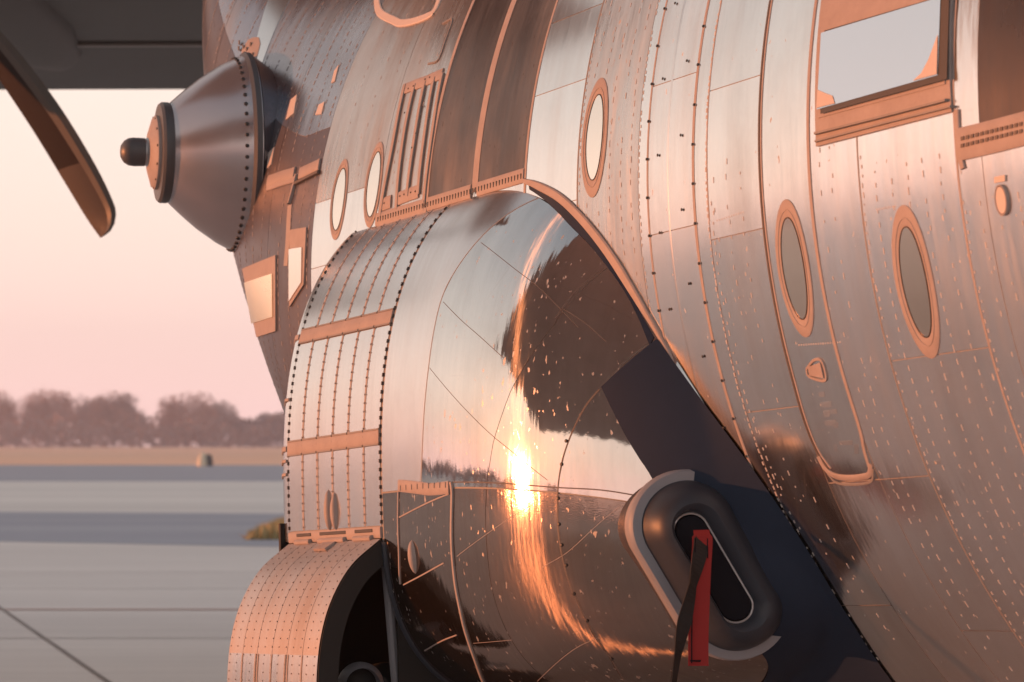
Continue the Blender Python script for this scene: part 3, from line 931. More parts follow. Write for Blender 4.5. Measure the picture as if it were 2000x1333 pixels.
def spon_hit(px, py):
    d = ray(px, py)
    r = BV.ray_cast(Vector(EYE), Vector(d))
    if r[0] is None:
        r = BV.find_nearest(Vector(EYE + d * 8.8))
    s, o, v = toB(np.array(r[0]))
    f = BF[r[2]]
    # invert phi from the cell by closest point
    t = min(max((11.45 - s) / 1.45, 0), .9999); g = math.sqrt(1 - t * t)
    x = (o - TIP[0]) / g + TIP[0]; y = (v - TIP[1]) / g + TIP[1]
    k = int(np.argmin((_x - x) ** 2 + (_y - y) ** 2))
    return float(s), float(PH[k])
def shits(pts): return np.array([spon_hit(*p) for p in pts])

fairing = None
def spon_panel(s0, s1, a0, a1, mat, gap=.0013, off=.0022, name='skin_panel', parent=None, ns=None, na=None):
    """a0, a1: arc length limits; s0, s1 numbers or (arc table, s table)"""
    na = na or max(3, int((a1 - a0) / .03) + 1)
    arc = np.linspace(a0 + gap, a1 - gap, na)
    f0 = np.full(na, s0) if np.isscalar(s0) else np.interp(arc, *s0)
    f1 = np.full(na, s1) if np.isscalar(s1) else np.interp(arc, *s1)
    f0 = f0 + gap; f1 = f1 - gap
    ns = ns or max(4, int(np.mean(f1 - f0) / .03) + 2)
    w = np.linspace(0, 1, ns)[:, None]
    if np.isscalar(s0) and s0 < 10.1: w = w ** 2
    Sg = f0[None] * (1 - w) + f1[None] * w
    Pg = np.broadcast_to(ph_at(arc)[None], Sg.shape)
    S2 = np.pad(Sg, 1, mode='edge'); P2 = np.pad(Pg, 1, mode='edge')
    OF = np.full(S2.shape, -.004); OF[1:-1, 1:-1] = off
    PT = spon_off(S2, P2, OF)
    return grid_obj(name, PT, np.stack([arc_of(P2), S2], -1), mat, parent or fairing)

# inner shell
sa = np.concatenate([10.002 + 1.45 * (np.linspace(0, 1, 50) ** 2), [11.55, 11.72]])
pa = ph_at(np.linspace(0, ARC[-1], 90))
S_, P_ = np.meshgrid(sa, pa, indexing='ij')
fairing = grid_obj('wheel_fairing', spon_off(S_, P_, -.001), np.stack([arc_of(P_), S_], -1), M['hull'], plane)
sa = np.linspace(11.715, 13.6, 30); pa = ph_at(np.linspace(arc_of(PH_HINGE), ARC[-1], 60))
S_, P_ = np.meshgrid(sa, pa, indexing='ij')
grid_obj('side_shell', spon_off(S_, P_, -.001), np.stack([arc_of(P_), S_], -1), M['hull'], fairing)
sa = np.linspace(12.56, 13.6, 20); pa = ph_at(np.linspace(0, arc_of(PH_HINGE) + .02, 40))
S_, P_ = np.meshgrid(sa, pa, indexing='ij')
grid_obj('aft_shell', spon_off(S_, P_, .001), np.stack([arc_of(P_), S_], -1), M['alu_side'], fairing)

seam1 = shits([(1060, 385), (1000, 415), (940, 465), (890, 530), (865, 580), (848, 650), (838, 720), (830, 800), (826, 880), (823, 945)])
seam2 = shits([(1195, 520), (1140, 565), (1080, 640), (1030, 710), (1000, 760), (965, 860), (952, 945), (949, 1010), (953, 1080), (962, 1150)])
seam3 = shits([(1268, 672), (1172, 760), (1140, 800), (1105, 880), (1092, 940), (1090, 1000), (1094, 1060), (1110, 1130), (1140, 1200), (1190, 1280), (1225, 1333)])
seamA = shits([(885, 945), (884, 1050), (890, 1130), (905, 1210), (930, 1290), (950, 1333)])
def table(sm):
    o = np.argsort(sm[:, 1]); return arc_of(sm[o, 1]), sm[o, 0]
T1, T2, T3, TA = map(table, (seam1, seam2, seam3, seamA))
print('SEAMS', T1, T2, T3, TA)
A0 = float(arc_of(0.0)); AT = float(arc_of(math.radians(87)))
AH = float(arc_of(PH_HINGE))
spon_panel(T1, 11.70, A0, AT, M['alu_side'])
spon_panel(T2, T1, A0, AT, M['alu_dome'])
spon_panel(T3, T2, A0, AT, M['alu_dome'])
spon_panel(10.01, T3, A0, AT, M['alu_dome'])
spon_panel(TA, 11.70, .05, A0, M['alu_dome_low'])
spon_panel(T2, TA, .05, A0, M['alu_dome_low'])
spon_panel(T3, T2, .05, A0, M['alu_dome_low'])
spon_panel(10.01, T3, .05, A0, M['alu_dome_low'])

def sstrip(sp, width, height, mat, name, parent, n=40, base=.002, taper=None):
    sp = np.asarray(sp, float)
    q = np.stack([sp[:, 0], arc_of(sp[:, 1])], -1)
    sm = smooth_poly(q, n)
    S_, P_ = sm[:, 0], ph_at(sm[:, 1])
    C = spon(S_, P_); Nn = sn(S_, P_)
    Tn = np.gradient(C, axis=0); Tn /= np.linalg.norm(Tn, axis=1)[:, None]
    X = np.cross(Nn, Tn); X /= np.linalg.norm(X, axis=1)[:, None]
    w = width / 2 * (np.ones(n) if taper is None else taper(np.linspace(0, 1, n)))
    V = []; F = []
    for i in range(n):
        for (x, h) in ((-1, base - .004), (-1, base + height * .6), (-.75, base + height), (.75, base + height), (1, base + height * .6), (1, base - .004)):
            V.append(C[i] + X[i] * x * w[i] + Nn[i] * h)
    for i in range(n - 1):
        for k in range(5):
            F.append((i * 6 + k, i * 6 + k + 1, (i + 1) * 6 + k + 1, (i + 1) * 6 + k))
    F.append((0, 1, 2, 3, 4, 5)); F.append(tuple((n - 1) * 6 + k for k in range(6))[::-1])
    return mesh_obj(name, V, F, mat, parent, True, None, None, .5)

# side panels between the rivet columns
S_near, S_far = 11.715, 12.49
cols = np.linspace(S_near, S_far, 7)
st1 = float(arc_of(ph_of_v(-.235))); st2 = float(arc_of(ph_of_v(-.655)))
bands_a = [(AH + .035, st2 - .028), (st2 + .028, st1 - .03), (st1 + .03, AT)]
for i in range(6):
    for (a0, a1) in bands_a:
        spon_panel(cols[i], cols[i + 1], a0, a1, M['alu_side'], gap=.0022)
spon_panel(S_far, 12.56, AH, AT, M['alu_side'], ns=4)
def arcstrip(s0, s1, arc, width, height, mat, name, n=14, base=.002):
    pts = np.stack([np.linspace(s0, s1, 5), np.full(5, ph_at(arc))], -1)
    return sstrip(pts, width, height, mat, name, fairing, n, base)
for ac in (st1, st2):
    arcstrip(S_near + .004, S_far, ac, .05, .005, M['trim'], 'strap')
    for d in (-.026, .026):
        arcstrip(S_near + .004, S_far, ac + d, .007, .006, M['trim_dark'], 'strap_edge')
    for d in (-.026, .026):
        for s_ in cols[1:-1]:
            p = np.array(ph_at(ac + d))
            screw_at(spon(np.array(s_), p) + sn(s_, p) * .006, sn(s_, p), fairing, 1.0)
    arcstrip(12.50, 12.575, ac, .02, .006, M['trim'], 'edge_tab')
for ac in (AH + .30, AH + .25, AH + .53):
    arcstrip(12.50, 12.575, ac, .012, .006, M['trim'], 'edge_tab')
# rivet columns down the side
def spon_rivets(cols_, name, mat, sp, ln, wd, a0, a1, base=.0035):
    mb = MB()
    for s_ in cols_:
        for ac in np.arange(a0, a1, sp):
            p = np.array(ph_at(ac)); C = spon(np.array(s_), p); Nn = sn(s_, p)
            T = spon(np.array(s_), np.array(ph_at(ac + .004))) - C; T /= np.linalg.norm(T)
            mb.box(C + Nn * base, T * ln / 2, np.cross(Nn, T) * wd / 2, Nn * .0022)
    return mb.obj(name, mat, fairing, False, 'stuff')
for s_ in cols[1:-1]:
    arc_pts = np.linspace(AH + .04, AT - .04, 12)
    sstrip(np.stack([np.full(12, s_), ph_at(arc_pts)], -1), .013, .002, M['trim'], 'seam_strip', fairing, 50)
spon_rivets([S_near, S_far], 'edge_rivet_row', M['screw'], .030, .013, .006, AH + .05, AT - .02, .004)
spon_rivets(cols[1:-1], 'rivet_row', M['trim_dark'], .030, .006, .0042, AH + .05, AT - .02, .005)
# twin teardrop blisters and the one on the front panel
def teardrop(s_, a0, a1, w, name, h=.02):
    n = 14; V = []; F = []; m_ = 9
    for i in range(n):
        t = i / (n - 1); r = w * math.sin(math.pi * min(max(t, .001), .999)) ** .6
        for k in range(m_):
            x = -1 + 2 * k / (m_ - 1)
            ac = a0 + (a1 - a0) * t; p = np.array(ph_at(ac)); ss = np.array(s_ + r * x)
            V.append(spon(ss, p) + sn(ss, p) * (.001 + h * math.sqrt(max(0, 1 - x * x)) * math.sin(math.pi * t) ** .5))
    for i in range(n - 1):
        for k in range(m_ - 1):
            F.append((i * m_ + k, i * m_ + k + 1, (i + 1) * m_ + k + 1, (i + 1) * m_ + k))
    return mesh_obj(name, V, F, M['trim'], fairing)
arcp = lambda x, y: (lambda q: (q[0], float(arc_of(q[1]))))(spon_hit(x, y))
for x in (645, 657):
    s_, ac0 = arcp(x, 1037); _, ac1 = arcp(x, 958)
    teardrop(s_, ac0, ac1, .020, 'teardrop_blister')
s_, ac0 = arcp(813, 1121); _, ac1 = arcp(813, 1055)
teardrop(s_, ac0, ac1, .020, 'teardrop_blister')
# hinge along the bottom of the side
hingeb = arcstrip(S_near + .003, S_far, AH + .014, .04, .006, M['trim'], 'hinge_plate')
for (f0, f1) in ((.10, .26), (.36, .64), (.74, .92)):
    s0 = S_far + (S_near - S_far) * f0; s1 = S_far + (S_near - S_far) * f1
    p = ph_at(AH - .004)
    mbx = MB(); mbx.tube([spon(np.array(s0), np.array(p)) + sn(s0, p) * .012, spon(np.array(s1), np.array(p)) + sn(s1, p) * .012], .011, 8)
    mbx.obj('hinge_knuckle', M['trim'], fairing)
    arcstrip(min(s0, s1), max(s0, s1), AH + .022, .012, .004, M['screw'], 'hinge_slot', base=.006)

# trims of the front lower panel
pan = sstrip(shits([(781, 952), (830, 951), (879, 950)]), .042, .006, M['trim'], 'panel_trim', fairing, 14)
for x in range(786, 880, 11):
    q = shits([(x, 947), (x, 957)])
    sstrip(q, .005, .008, M['trim_dark'], 'trim_slot', fairing, 4)
sstrip(shits([(882, 947), (885, 962), (884, 1050), (890, 1130), (905, 1210), (930, 1290), (958, 1350)]), .012, .006, M['trim'], 'seam_strip', fairing, 50)
sstrip(shits([(780, 962), (779, 1010), (781, 1080), (783, 1140)]), .008, .004, M['trim'], 'seam_strip', fairing, 20)
for px in ([(781, 1012), (830, 985), (878, 960)], [(789, 1143), (830, 1122), (868, 1100)], [(830, 1270), (862, 1252), (893, 1240)]):
    sstrip(shits(px), .005, .002, M['trim'], 'seam_strip', fairing, 12)
for px in ([(867, 590), (900, 625), (940, 660), (985, 700)], [(840, 720), (900, 790), (960, 850), (1000, 880), (1070, 940)], [(1180, 525), (1120, 575), (1085, 625)],
           [(940, 475), (1000, 520), (1060, 570), (1130, 640)], [(1100, 605), (1140, 630), (1185, 668)]):
    sstrip(shits(px), .0022, .0005, M['groove'], 'score_line', fairing, 24)
for px in ([(893, 1087), (950, 1045), (1040, 985)], [(1060, 1110), (1120, 1070), (1215, 990)], [(1050, 1330), (1120, 1270), (1170, 1245)], [(925, 1256), (960, 1254), (1000, 1250)]):
    sstrip(shits(px), .0016, .0005, M['trim'], 'score_line', fairing, 24)
sstrip(shits([(885, 944), (950, 943), (1080, 950), (1180, 958), (1255, 972)]), .004, .0006, M['groove'], 'seam_strip', fairing, 30)
sstrip(seam3[1:], .006, .0006, M['groove'], 'seam_strip', fairing, 50)
sstrip(seam1, .006, .0006, M['trim_dark'], 'seam_strip', fairing, 50)
# lens-shaped fasteners along the front seam
for (x, y) in ((1107, 862), (1098, 905), (1091, 975), (1093, 1025), (1098, 1065), (1107, 1105), (1122, 1160), (1148, 1213), (1196, 1287)):
    s_, p = spon_hit(x, y)
    screw_at(spon(np.array(s_), np.array(p)) + sn(s_, p) * .003, sn(s_, p), fairing, 1.2, 'fastener')

# ---- navy blended fairing between dome and body, and sealant along it
f_dome = [(1043, 374), (1056, 386), (1085, 412), (1115, 442), (1150, 478), (1185, 520), (1220, 570), (1248, 622), (1270, 676)]
f_hull = [(1036, 362), (1062, 372), (1095, 392), (1130, 425), (1165, 468), (1200, 518), (1235, 575), (1262, 622), (1285, 662)]
f2_dome = [(1176, 756), (1196, 800), (1222, 850), (1250, 895), (1275, 936), (1340, 1060), (1420, 1200), (1500, 1300), (1560, 1380)]
f2_hull = [(1290, 664), (1332, 722), (1377, 784), (1428, 852), (1472, 912), (1530, 995), (1592, 1090), (1662, 1205), (1762, 1350)]
def fillet(pd, ph_, name, mat, mid=.5, n=60, m_=14):
    D = np.array([spon(np.array(q[0]), np.array(q[1])) + sn(q[0], q[1]) * .006 for q in shits(pd)])
    Hh = np.array([hull_off(np.array(q[0]), np.array(q[1]), .008) for q in hits(ph_)])
    D = smooth_poly(D, n); Hh = smooth_poly(Hh, n)
    V = []; UV = []
    for i in range(n):
        # contact: pull the middle into the valley
        mpt = (D[i] + Hh[i]) / 2
        s_, o_, v_ = toB(mpt)
        thv = math.atan2(v_, o_)
        L_ = np.linalg.norm(D[i] - Hh[i])
        pull = hull_off(np.array(s_ + .0), np.array(thv), .012)
        ctrl = mpt * (1 - mid) + pull * mid
        for k in range(m_):
            t = k / (m_ - 1)
            q = (1 - t) ** 2 * D[i] + 2 * t * (1 - t) * ctrl + t * t * Hh[i]
            for _ in range(2):
                r_ = BV.find_nearest(Vector(q))
                nr = np.array(r_[1]) * BSIGN
                dd = (q - np.array(r_[0])) @ nr
                if np.linalg.norm(q - np.array(r_[0])) < .4 and dd < .005: q = q + nr * (.006 - dd)
                s1, o1, v1 = toB(q); rr_ = math.hypot(o1, v1)
                if rr_ < R + .007: q = q + (oo * o1 + vv * v1) / rr_ * (R + .008 - rr_)
            V.append(q); UV.append((i * .03, t))
    PT = np.array(V).reshape(n, m_, 3)
    return grid_obj(name, PT, np.array(UV).reshape(n, m_, 2), mat, fairing)
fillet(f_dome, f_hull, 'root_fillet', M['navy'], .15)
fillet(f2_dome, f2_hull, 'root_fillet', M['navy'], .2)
pstrip([(1026, 354), (1050, 362), (1092, 384), (1130, 418), (1168, 462), (1204, 512), (1240, 570), (1268, 618), (1290, 655), (1320, 708), (1350, 760)], .04, .010, M['trim'], 'sealant_bead', fairing, 60,
       taper=lambda t: np.interp(t, [0, .1, .6, .85, 1], [.4, .7, 1, .6, .15]))

# ---- air intake on the front of the fairing
intake = None
def stadium(c_o, c_v, half, rad, s, tilt, n=56, skew=0):
    """closed outline in a plane across the body"""
    dx, dy = math.sin(tilt), math.cos(tilt)        # long axis
    pts = []
    for k in range(n):
        p = 2 * math.pi * k / n
        x = rad * math.cos(p); y = rad * math.sin(p) + (half if math.sin(p) >= 0 else -half)
        o = c_o + x * dy + y * dx; v = c_v - x * dx + y * dy
        pts.append(B(s + skew * (o - c_o), o, v))
    return np.array(pts)
def loft(outs, name, mat, parent, cap=False):
    n = len(outs[0]); V = np.vstack(outs); F = []
    for i in range(len(outs) - 1):
        for k in range(n):
            F.append((i * n + k, i * n + (k + 1) % n, (i + 1) * n + (k + 1) % n, (i + 1) * n + k))
    if cap: F.append(tuple((len(outs) - 1) * n + k for k in range(n)))
    return mesh_obj(name, V, F, mat, parent, True, None, None, .7)
TILT = math.radians(28)
SK = .35
def intk(prof): return [stadium(co, cv, hf, rd, s, TILT, skew=SK) for (s, co, cv, hf, rd) in prof]
intake = loft(intk([(10.350, 2.042, -1.132, 0.139, 0.1482), (10.275, 2.052, -1.132, 0.139, 0.1687), (10.262, 2.052, -1.132, 0.139, 0.1687), (10.253, 2.052, -1.134, 0.139, 0.1634), (10.254, 2.052, -1.134, 0.139, 0.1353)]), 'air_intake', M['band'], plane)
loft(intk([(10.800, 1.972, -1.122, 0.135, 0.1140), (10.470, 2.012, -1.132, 0.139, 0.1444), (10.340, 2.042, -1.132, 0.139, 0.1520)]), 'intake_neck', M['lip'], intake)
loft(intk([(10.257, 2.052, -1.134, 0.139, 0.1377), (10.220, 2.059, -1.136, 0.139, 0.1277), (10.180, 2.072, -1.138, 0.139, 0.1102), (10.160, 2.082, -1.140, 0.139, 0.0874),
           (10.155, 2.087, -1.141, 0.138, 0.0722), (10.165, 2.090, -1.142, 0.135, 0.0593), (10.190, 2.092, -1.142, 0.131, 0.0524), (10.270, 2.094, -1.142, 0.127, 0.0486), (10.400, 2.094, -1.142, 0.127, 0.0486)]), 'intake_lip', M['lip'], intake)

# intake cover with its flags (a thing of its own)
cover_c = B(10.24, 2.066, -1.14)
cover = empty('intake_cover', tuple(B(10.0, 2.16, -1.33)), 'dark blue intake cover with long red and black pull ribbons', 'cover')
loft(intk([(10.260, 2.093, -1.142, 0.127, 0.0475), (10.192, 2.092, -1.142, 0.127, 0.0475), (10.186, 2.092, -1.142, 0.127, 0.0441)]), 'cover_pad', M['plug'], cover, True)
V = intk([(10.189, 2.092, -1.142, 0.130, 0.0505)])[0]
mb = MB(); mb.tube(list(V) + [V[0]], .0035, 6, False); mb.obj('cover_piping', M['steel'], cover)
def ribbon(px, s_plane, width, thick, mat, name, parent, twist=None, n=40, drift=None):
    """flat webbing hanging from the cover, each point at its own station"""
    pts = []
    for i, (x, y) in enumerate(px):
        d = ray(x, y); sp_ = s_plane + (drift[i] if drift is not None else 0)
        t = (sp_ - (EYE - P0) @ a) / (d @ a)
        pts.append(EYE + d * t)
    C = smooth_poly(pts, n)
    V = []; F = []
    for i in range(n):
        tn = C[min(i + 1, n - 1)] - C[max(i - 1, 0)]; tn /= np.linalg.norm(tn)
        ang = 0 if twist is None else np.interp(i / (n - 1), twist[0], twist[1])
        x0 = np.cross(tn, fw); x0 /= np.linalg.norm(x0); z0 = np.cross(x0, tn)
        X = math.cos(ang) * x0 + math.sin(ang) * z0; Z = np.cross(X, tn)
        w = width / 2 * (1 if i > 2 else .8)
        for (p, q) in ((-1, -1), (1, -1), (1, 1), (-1, 1)):
            V.append(C[i] + X * p * w + Z * q * thick / 2)
    for i in range(n - 1):
        for k in range(4):
            F.append((i * 4 + k, i * 4 + (k + 1) % 4, (i + 1) * 4 + (k + 1) % 4, (i + 1) * 4 + k))
    F.append((0, 1, 2, 3)); F.append(tuple((n - 1) * 4 + k for k in (3, 2, 1, 0)))
    return mesh_obj(name, V, F, mat, parent, False)
ribbon([(1370, 1036), (1372, 1060), (1369, 1110), (1366, 1180), (1364, 1240), (1364, 1301)], 10.10, .060, .003, M['red'], 'red_ribbon', cover, drift=[.05, .02, 0, 0, 0, 0])
ribbon([(1370, 1044), (1368, 1075), (1357, 1125), (1345, 1180), (1331, 1240), (1322, 1290), (1314, 1345)], 10.08, .046, .003, M['webbing'], 'black_ribbon', cover,
       twist=([0, .2, .38, .6, .8, 1], [.2, .3, 1.0, .35, 1.05, 1.2]), drift=[.07, .02, 0, 0, 0, 0, 0])

for x0 in (-13, 13):
    ribbon([(1370 + x0 * .9, 1052), (1369 + x0, 1110), (1366 + x0, 1180), (1364 + x0, 1240), (1364 + x0, 1296)], 10.096, .004, .0015, M['plug'], 'ribbon_hem', cover)
ribbon([(1348, 1291), (1364, 1291.5), (1380, 1291)], 10.096, .006, .0015, M['plug'], 'ribbon_hem', cover, n=6)
# ------------------------------------------------------------------ wheel bay, its door, wheel and strut
near_curve = np.array([(2.452, -1.012), (2.565, -1.10), (2.642, -1.215), (2.686, -1.345), (2.704, -1.495), (2.70, -1.62), (2.675, -1.76), (2.63, -1.88)])
curve = smooth_poly(near_curve, 60)
def door_sheet(i0, i1, s0, s1, off, mat, name, parent):
    c = curve[i0:i1]
    tn = np.gradient(curve, axis=0)[i0:i1]; tn /= np.linalg.norm(tn, axis=1)[:, None]
    nn = np.stack([-tn[:, 1], tn[:, 0]], -1)      # outward of the bulge
    if nn[len(nn) // 2, 0] < 0: nn = -nn
    S_ = np.linspace(s0, s1, 14)
    PT = B(S_[:, None], (c + nn * off)[None, :, 0], (c + nn * off)[None, :, 1])
    return PT, c, nn, S_
gear_door = None
arcd = np.r_[0, np.cumsum(np.linalg.norm(np.diff(curve, axis=0), axis=1))]
PT, c, nn, S_ = door_sheet(0, 60, S_near - .01, S_far, 0, None, '', None)
# body of the door with thickness
PTi = B(S_[:, None], (c - nn * .075)[None, :, 0], (c - nn * .075)[None, :, 1])
ny, nx = PT.shape[:2]
V = np.vstack([PT.reshape(-1, 3), PTi.reshape(-1, 3)]); F = []
K = ny * nx
for j in range(ny - 1):
    for i in range(nx - 1):
        q = (j * nx + i, j * nx + i + 1, (j + 1) * nx + i + 1, (j + 1) * nx + i)
        F.append(q); F.append(tuple(K + x for x in q[::-1]))
for j in range(ny - 1):
    for i in (0, nx - 1): F.append((j * nx + i, (j + 1) * nx + i, K + (j + 1) * nx + i, K + j * nx + i))
for i in range(nx - 1):
    for j in (0, ny - 1): F.append((j * nx + i, j * nx + i + 1, K + j * nx + i + 1, K + j * nx + i))
gear_door = mesh_obj('gear_door', V, F, M['rubber'], plane, True, None, None, .6)
cut = int(np.argmin(np.abs(curve[:, 1] + 1.40)))
dcols = np.linspace(S_near - .006, S_far - .004, 7)
for j in range(6):
    for (i0, i1, mm) in ((0, cut + 1, 'doorpaint'), (cut, 60, 'doorlow')):
        PT, c, nn, S_ = door_sheet(i0, i1, dcols[j] + .0015, dcols[j + 1] - .0015, .004, None, '', None)
        UVd = np.stack([np.broadcast_to(arcd[i0:i1][None], PT.shape[:2]), np.broadcast_to(S_[:, None], PT.shape[:2])], -1)
        grid_obj('door_panel', PT, UVd, M[mm], gear_door)
mb = MB()
for s_ in np.linspace(S_near + .02, S_far - .02, 13):
    for k in np.arange(.03, arcd[-1], .03):
        cc = np.array([np.interp(k, arcd, curve[:, 0]), np.interp(k, arcd, curve[:, 1])])
        c2 = np.array([np.interp(k + .004, arcd, curve[:, 0]), np.interp(k + .004, arcd, curve[:, 1])])
        t_ = (c2 - cc) / np.linalg.norm(c2 - cc); n2 = np.array([-t_[1], t_[0]]); n2 = n2 if n2[0] > 0 else -n2
        if n2[0] < 0: n2 = -n2
        p = B(s_, cc[0] + n2[0] * .0045, cc[1] + n2[1] * .0045)
        mb.box(p, (B(0, t_[0], t_[1]) - P0) * .0024, a * .0017, (B(0, n2[0], n2[1]) - P0) * .0015)
mb.obj('rivet_row', M['trim_dark'], gear_door, False, 'stuff')
for j in range(1, 6):       # sealed joints on the lower door
    for dd in ((0,) if j % 2 else (-.011, .011)):
        PT, c, nn, S_ = door_sheet(cut, 60, dcols[j] + dd - .005, dcols[j] + dd + .005, .0055, None, '', None)
        grid_obj('seam_strip', PT, np.zeros((*PT.shape[:2], 2)), M['trim'], gear_door)
mb = MB(); mb.box(B((S_near + S_far) / 2 + .0, 2.485, -1.025), a * .05, oo * .02 - vv * .012, vv * .004 + oo * .003); mb.obj('hinge_tongue', M['trim'], gear_door, False)
# bay lining
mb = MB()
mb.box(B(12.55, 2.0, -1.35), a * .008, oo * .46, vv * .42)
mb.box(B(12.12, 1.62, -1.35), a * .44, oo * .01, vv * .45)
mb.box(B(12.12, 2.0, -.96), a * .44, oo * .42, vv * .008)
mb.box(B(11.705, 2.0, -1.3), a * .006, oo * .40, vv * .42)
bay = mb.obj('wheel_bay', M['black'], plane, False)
# lower rim of the closed front part
q = np.array([spon(np.array(11.70), np.array(ph_at(x))) for x in np.linspace(.1, AH - .02, 30)])
mb = MB(); mb.tube(list(q), .014, 8); mb.obj('bay_rim', M['lip'], bay)
mb = MB()
mb.tube([B(11.78, 2.40, -1.10), B(11.80, 2.36, -1.55), B(11.80, 2.34, -1.9)], .017, 10)
mb.obj('door_strut', M['band'], plane)
mb = MB(); mb.box(B(11.76, 2.38, -1.10), a * .02, oo * .035, vv * .025); mb.obj('strut_bracket', M['band'], bay, False)
# wheel
wc = B(12.12, 2.16, 0.0); wc[2] = .46
mb = MB(); mb.lathe([(-.12, .25), (-.125, .36), (-.10, .43), (-.04, .458), (.04, .458), (.10, .43), (.125, .36), (.12, .25)], wc, oo, 48)
wheel = mb.obj('main_wheel', M['rubber'], plane)
mb = MB(); mb.lathe([(.121, .262), (.128, .25), (.10, .22), (.07, .20), (.05, .10), (.10, .08), (.11, .0)], wc, oo, 40); mb.obj('wheel_rim', M['steel'], wheel)
mb = MB(); mb.tube([wc, wc + oo * -.2, B(12.12, 1.9, -.98)], .06, 12); mb.obj('gear_leg', M['steel'], plane)
# small lamp ring in the bay, seen over the wheel
lc = EYE + ray(703, 1338) * ((11.86 - (EYE - P0) @ a) / (ray(703, 1338) @ a))
mb = MB(); mb.lathe([(0, .058), (-.012, .074), (.0, .080), (.03, .080), (.09, .06)], lc, -a * .9 + oo * .3, 36); bl = mb.obj('bay_lamp', M['band'], plane)
mb = MB(); mb.lathe([(.002, .058), (.012, .03), (.014, .0)], lc, -a * .9 + oo * .3, 24); mb.obj('lamp_lens', M['black'], bl)

# ------------------------------------------------------------------ cone pod on the tail side
cs_, ct_ = hull_hit(470, 300)
pc = hull(np.array(cs_), np.array(ct_))
d_img = ray(467, 303); dist = np.linalg.norm(pc - EYE)
base_c = EYE + d_img * (dist + .10)
left = -rt * math.cos(math.radians(7.6)) - np.array([0, 1, 0]) * math.sin(math.radians(7.6))
pod_ax = left * .985 - np.array([0, 1, 0]) * .13
pod_ax /= np.linalg.norm(pod_ax)
ppm = FPX / (dist + .1)
def R_(px): return px / ppm
mb = MB(); mb.lathe([(R_(-16), R_(196)), (R_(0), R_(193)), (R_(12), R_(186)), (R_(40), R_(172)), (R_(80), R_(145)), (R_(110), R_(120)), (R_(132), R_(100)), (R_(140), R_(92))], base_c, pod_ax, 72)
pod = mb.obj('antenna_pod', M['cone'], plane)
mb = MB(); mb.lathe([(R_(-14), R_(190)), (R_(-14), R_(198)), (R_(-4), R_(198)), (R_(2), R_(192))], base_c, pod_ax, 72); mb.obj('pod_flange', M['cone_dark'], pod)
mb = MB(); mb.lathe([(R_(-420), R_(60)), (R_(-200), R_(100)), (R_(-60), R_(165)), (R_(-18), R_(194)), (R_(-14), R_(190))], base_c, pod_ax, 72); mb.obj('pod_backplate', M['tail'], pod)
mb = MB(); mb.lathe([(R_(134), R_(80)), (R_(134), R_(94)), (R_(140), R_(97)), (R_(152), R_(97)), (R_(157), R_(93)), (R_(158), R_(70))], base_c, pod_ax, 64); mb.obj('front_rim', M['cone_dark'], pod)
mb = MB(); mb.lathe([(R_(150), R_(72)), (R_(164), R_(71)), (R_(168), R_(66)), (R_(176), R_(40)), (R_(178), R_(28))], base_c, pod_ax, 48); mb.obj('front_disc', M['trim'], pod)
mb = MB(); mb.lathe([(R_(160), R_(29)), (R_(178), R_(29)), (R_(180), R_(26)), (R_(184), R_(26))], base_c, pod_ax, 32); mb.obj('pod_stem', M['steel'], pod)
mb = MB(); mb.lathe([(R_(180), R_(22)), (R_(183), R_(27)), (R_(205), R_(27.5)), (R_(214), R_(26)), (R_(222), R_(21)), (R_(228), R_(12)), (R_(230), 0)], base_c, pod_ax, 32); mb.obj('pod_knob', M['cone_dark'], pod)
x_ = np.cross(pod_ax, [0, .1, 1.]); x_ /= np.linalg.norm(x_); y_ = np.cross(pod_ax, x_)
for k in range(56):
    p = 2 * math.pi * k / 56
    rad = math.cos(p) * x_ + math.sin(p) * y_
    screw_at(base_c + pod_ax * R_(14) + rad * R_(185.5), rad * .95 + pod_ax * .3, pod, 1.8)
for k in range(12):
    p = 2 * math.pi * k / 12
    rad = math.cos(p) * x_ + math.sin(p) * y_
    screw_at(base_c + pod_ax * R_(165.5) + rad * R_(67), pod_ax, pod, 1.4)
# riveted doubler round the pod, reaching up to a point
db = hits([(481, 90), (490, 100), (480, 150), (470, 220), (460, 300), (452, 380), (452, 440), (460, 490)])
strip(db, .12, .006, M['trim'], 'pod_doubler', plane, 50, taper=lambda t: np.interp(t, [0, .05, .15, .3, 1], [.5, 1.2, 1.1, .6, .45]))
mbr = MB()
for k in range(120):
    x, y = [(np.interp(k / 120, [0, .3, 1], [488, 476, 456])) + RNG.normal(0, 3), np.interp(k / 120, [0, 1], [88, 488]) + RNG.normal(0, 3)]
    if k < 45: x += RNG.normal(0, 7)
    s_, t_ = map(np.array, hull_hit(x, y)); C = hull(s_, t_); Nn = hull_n(s_, t_)
    mbr.box(C + Nn * .011, vv * .009, a * .006, Nn * .002)
mbr.obj('doubler_rivets', M['groove'], pod, False, 'stuff')

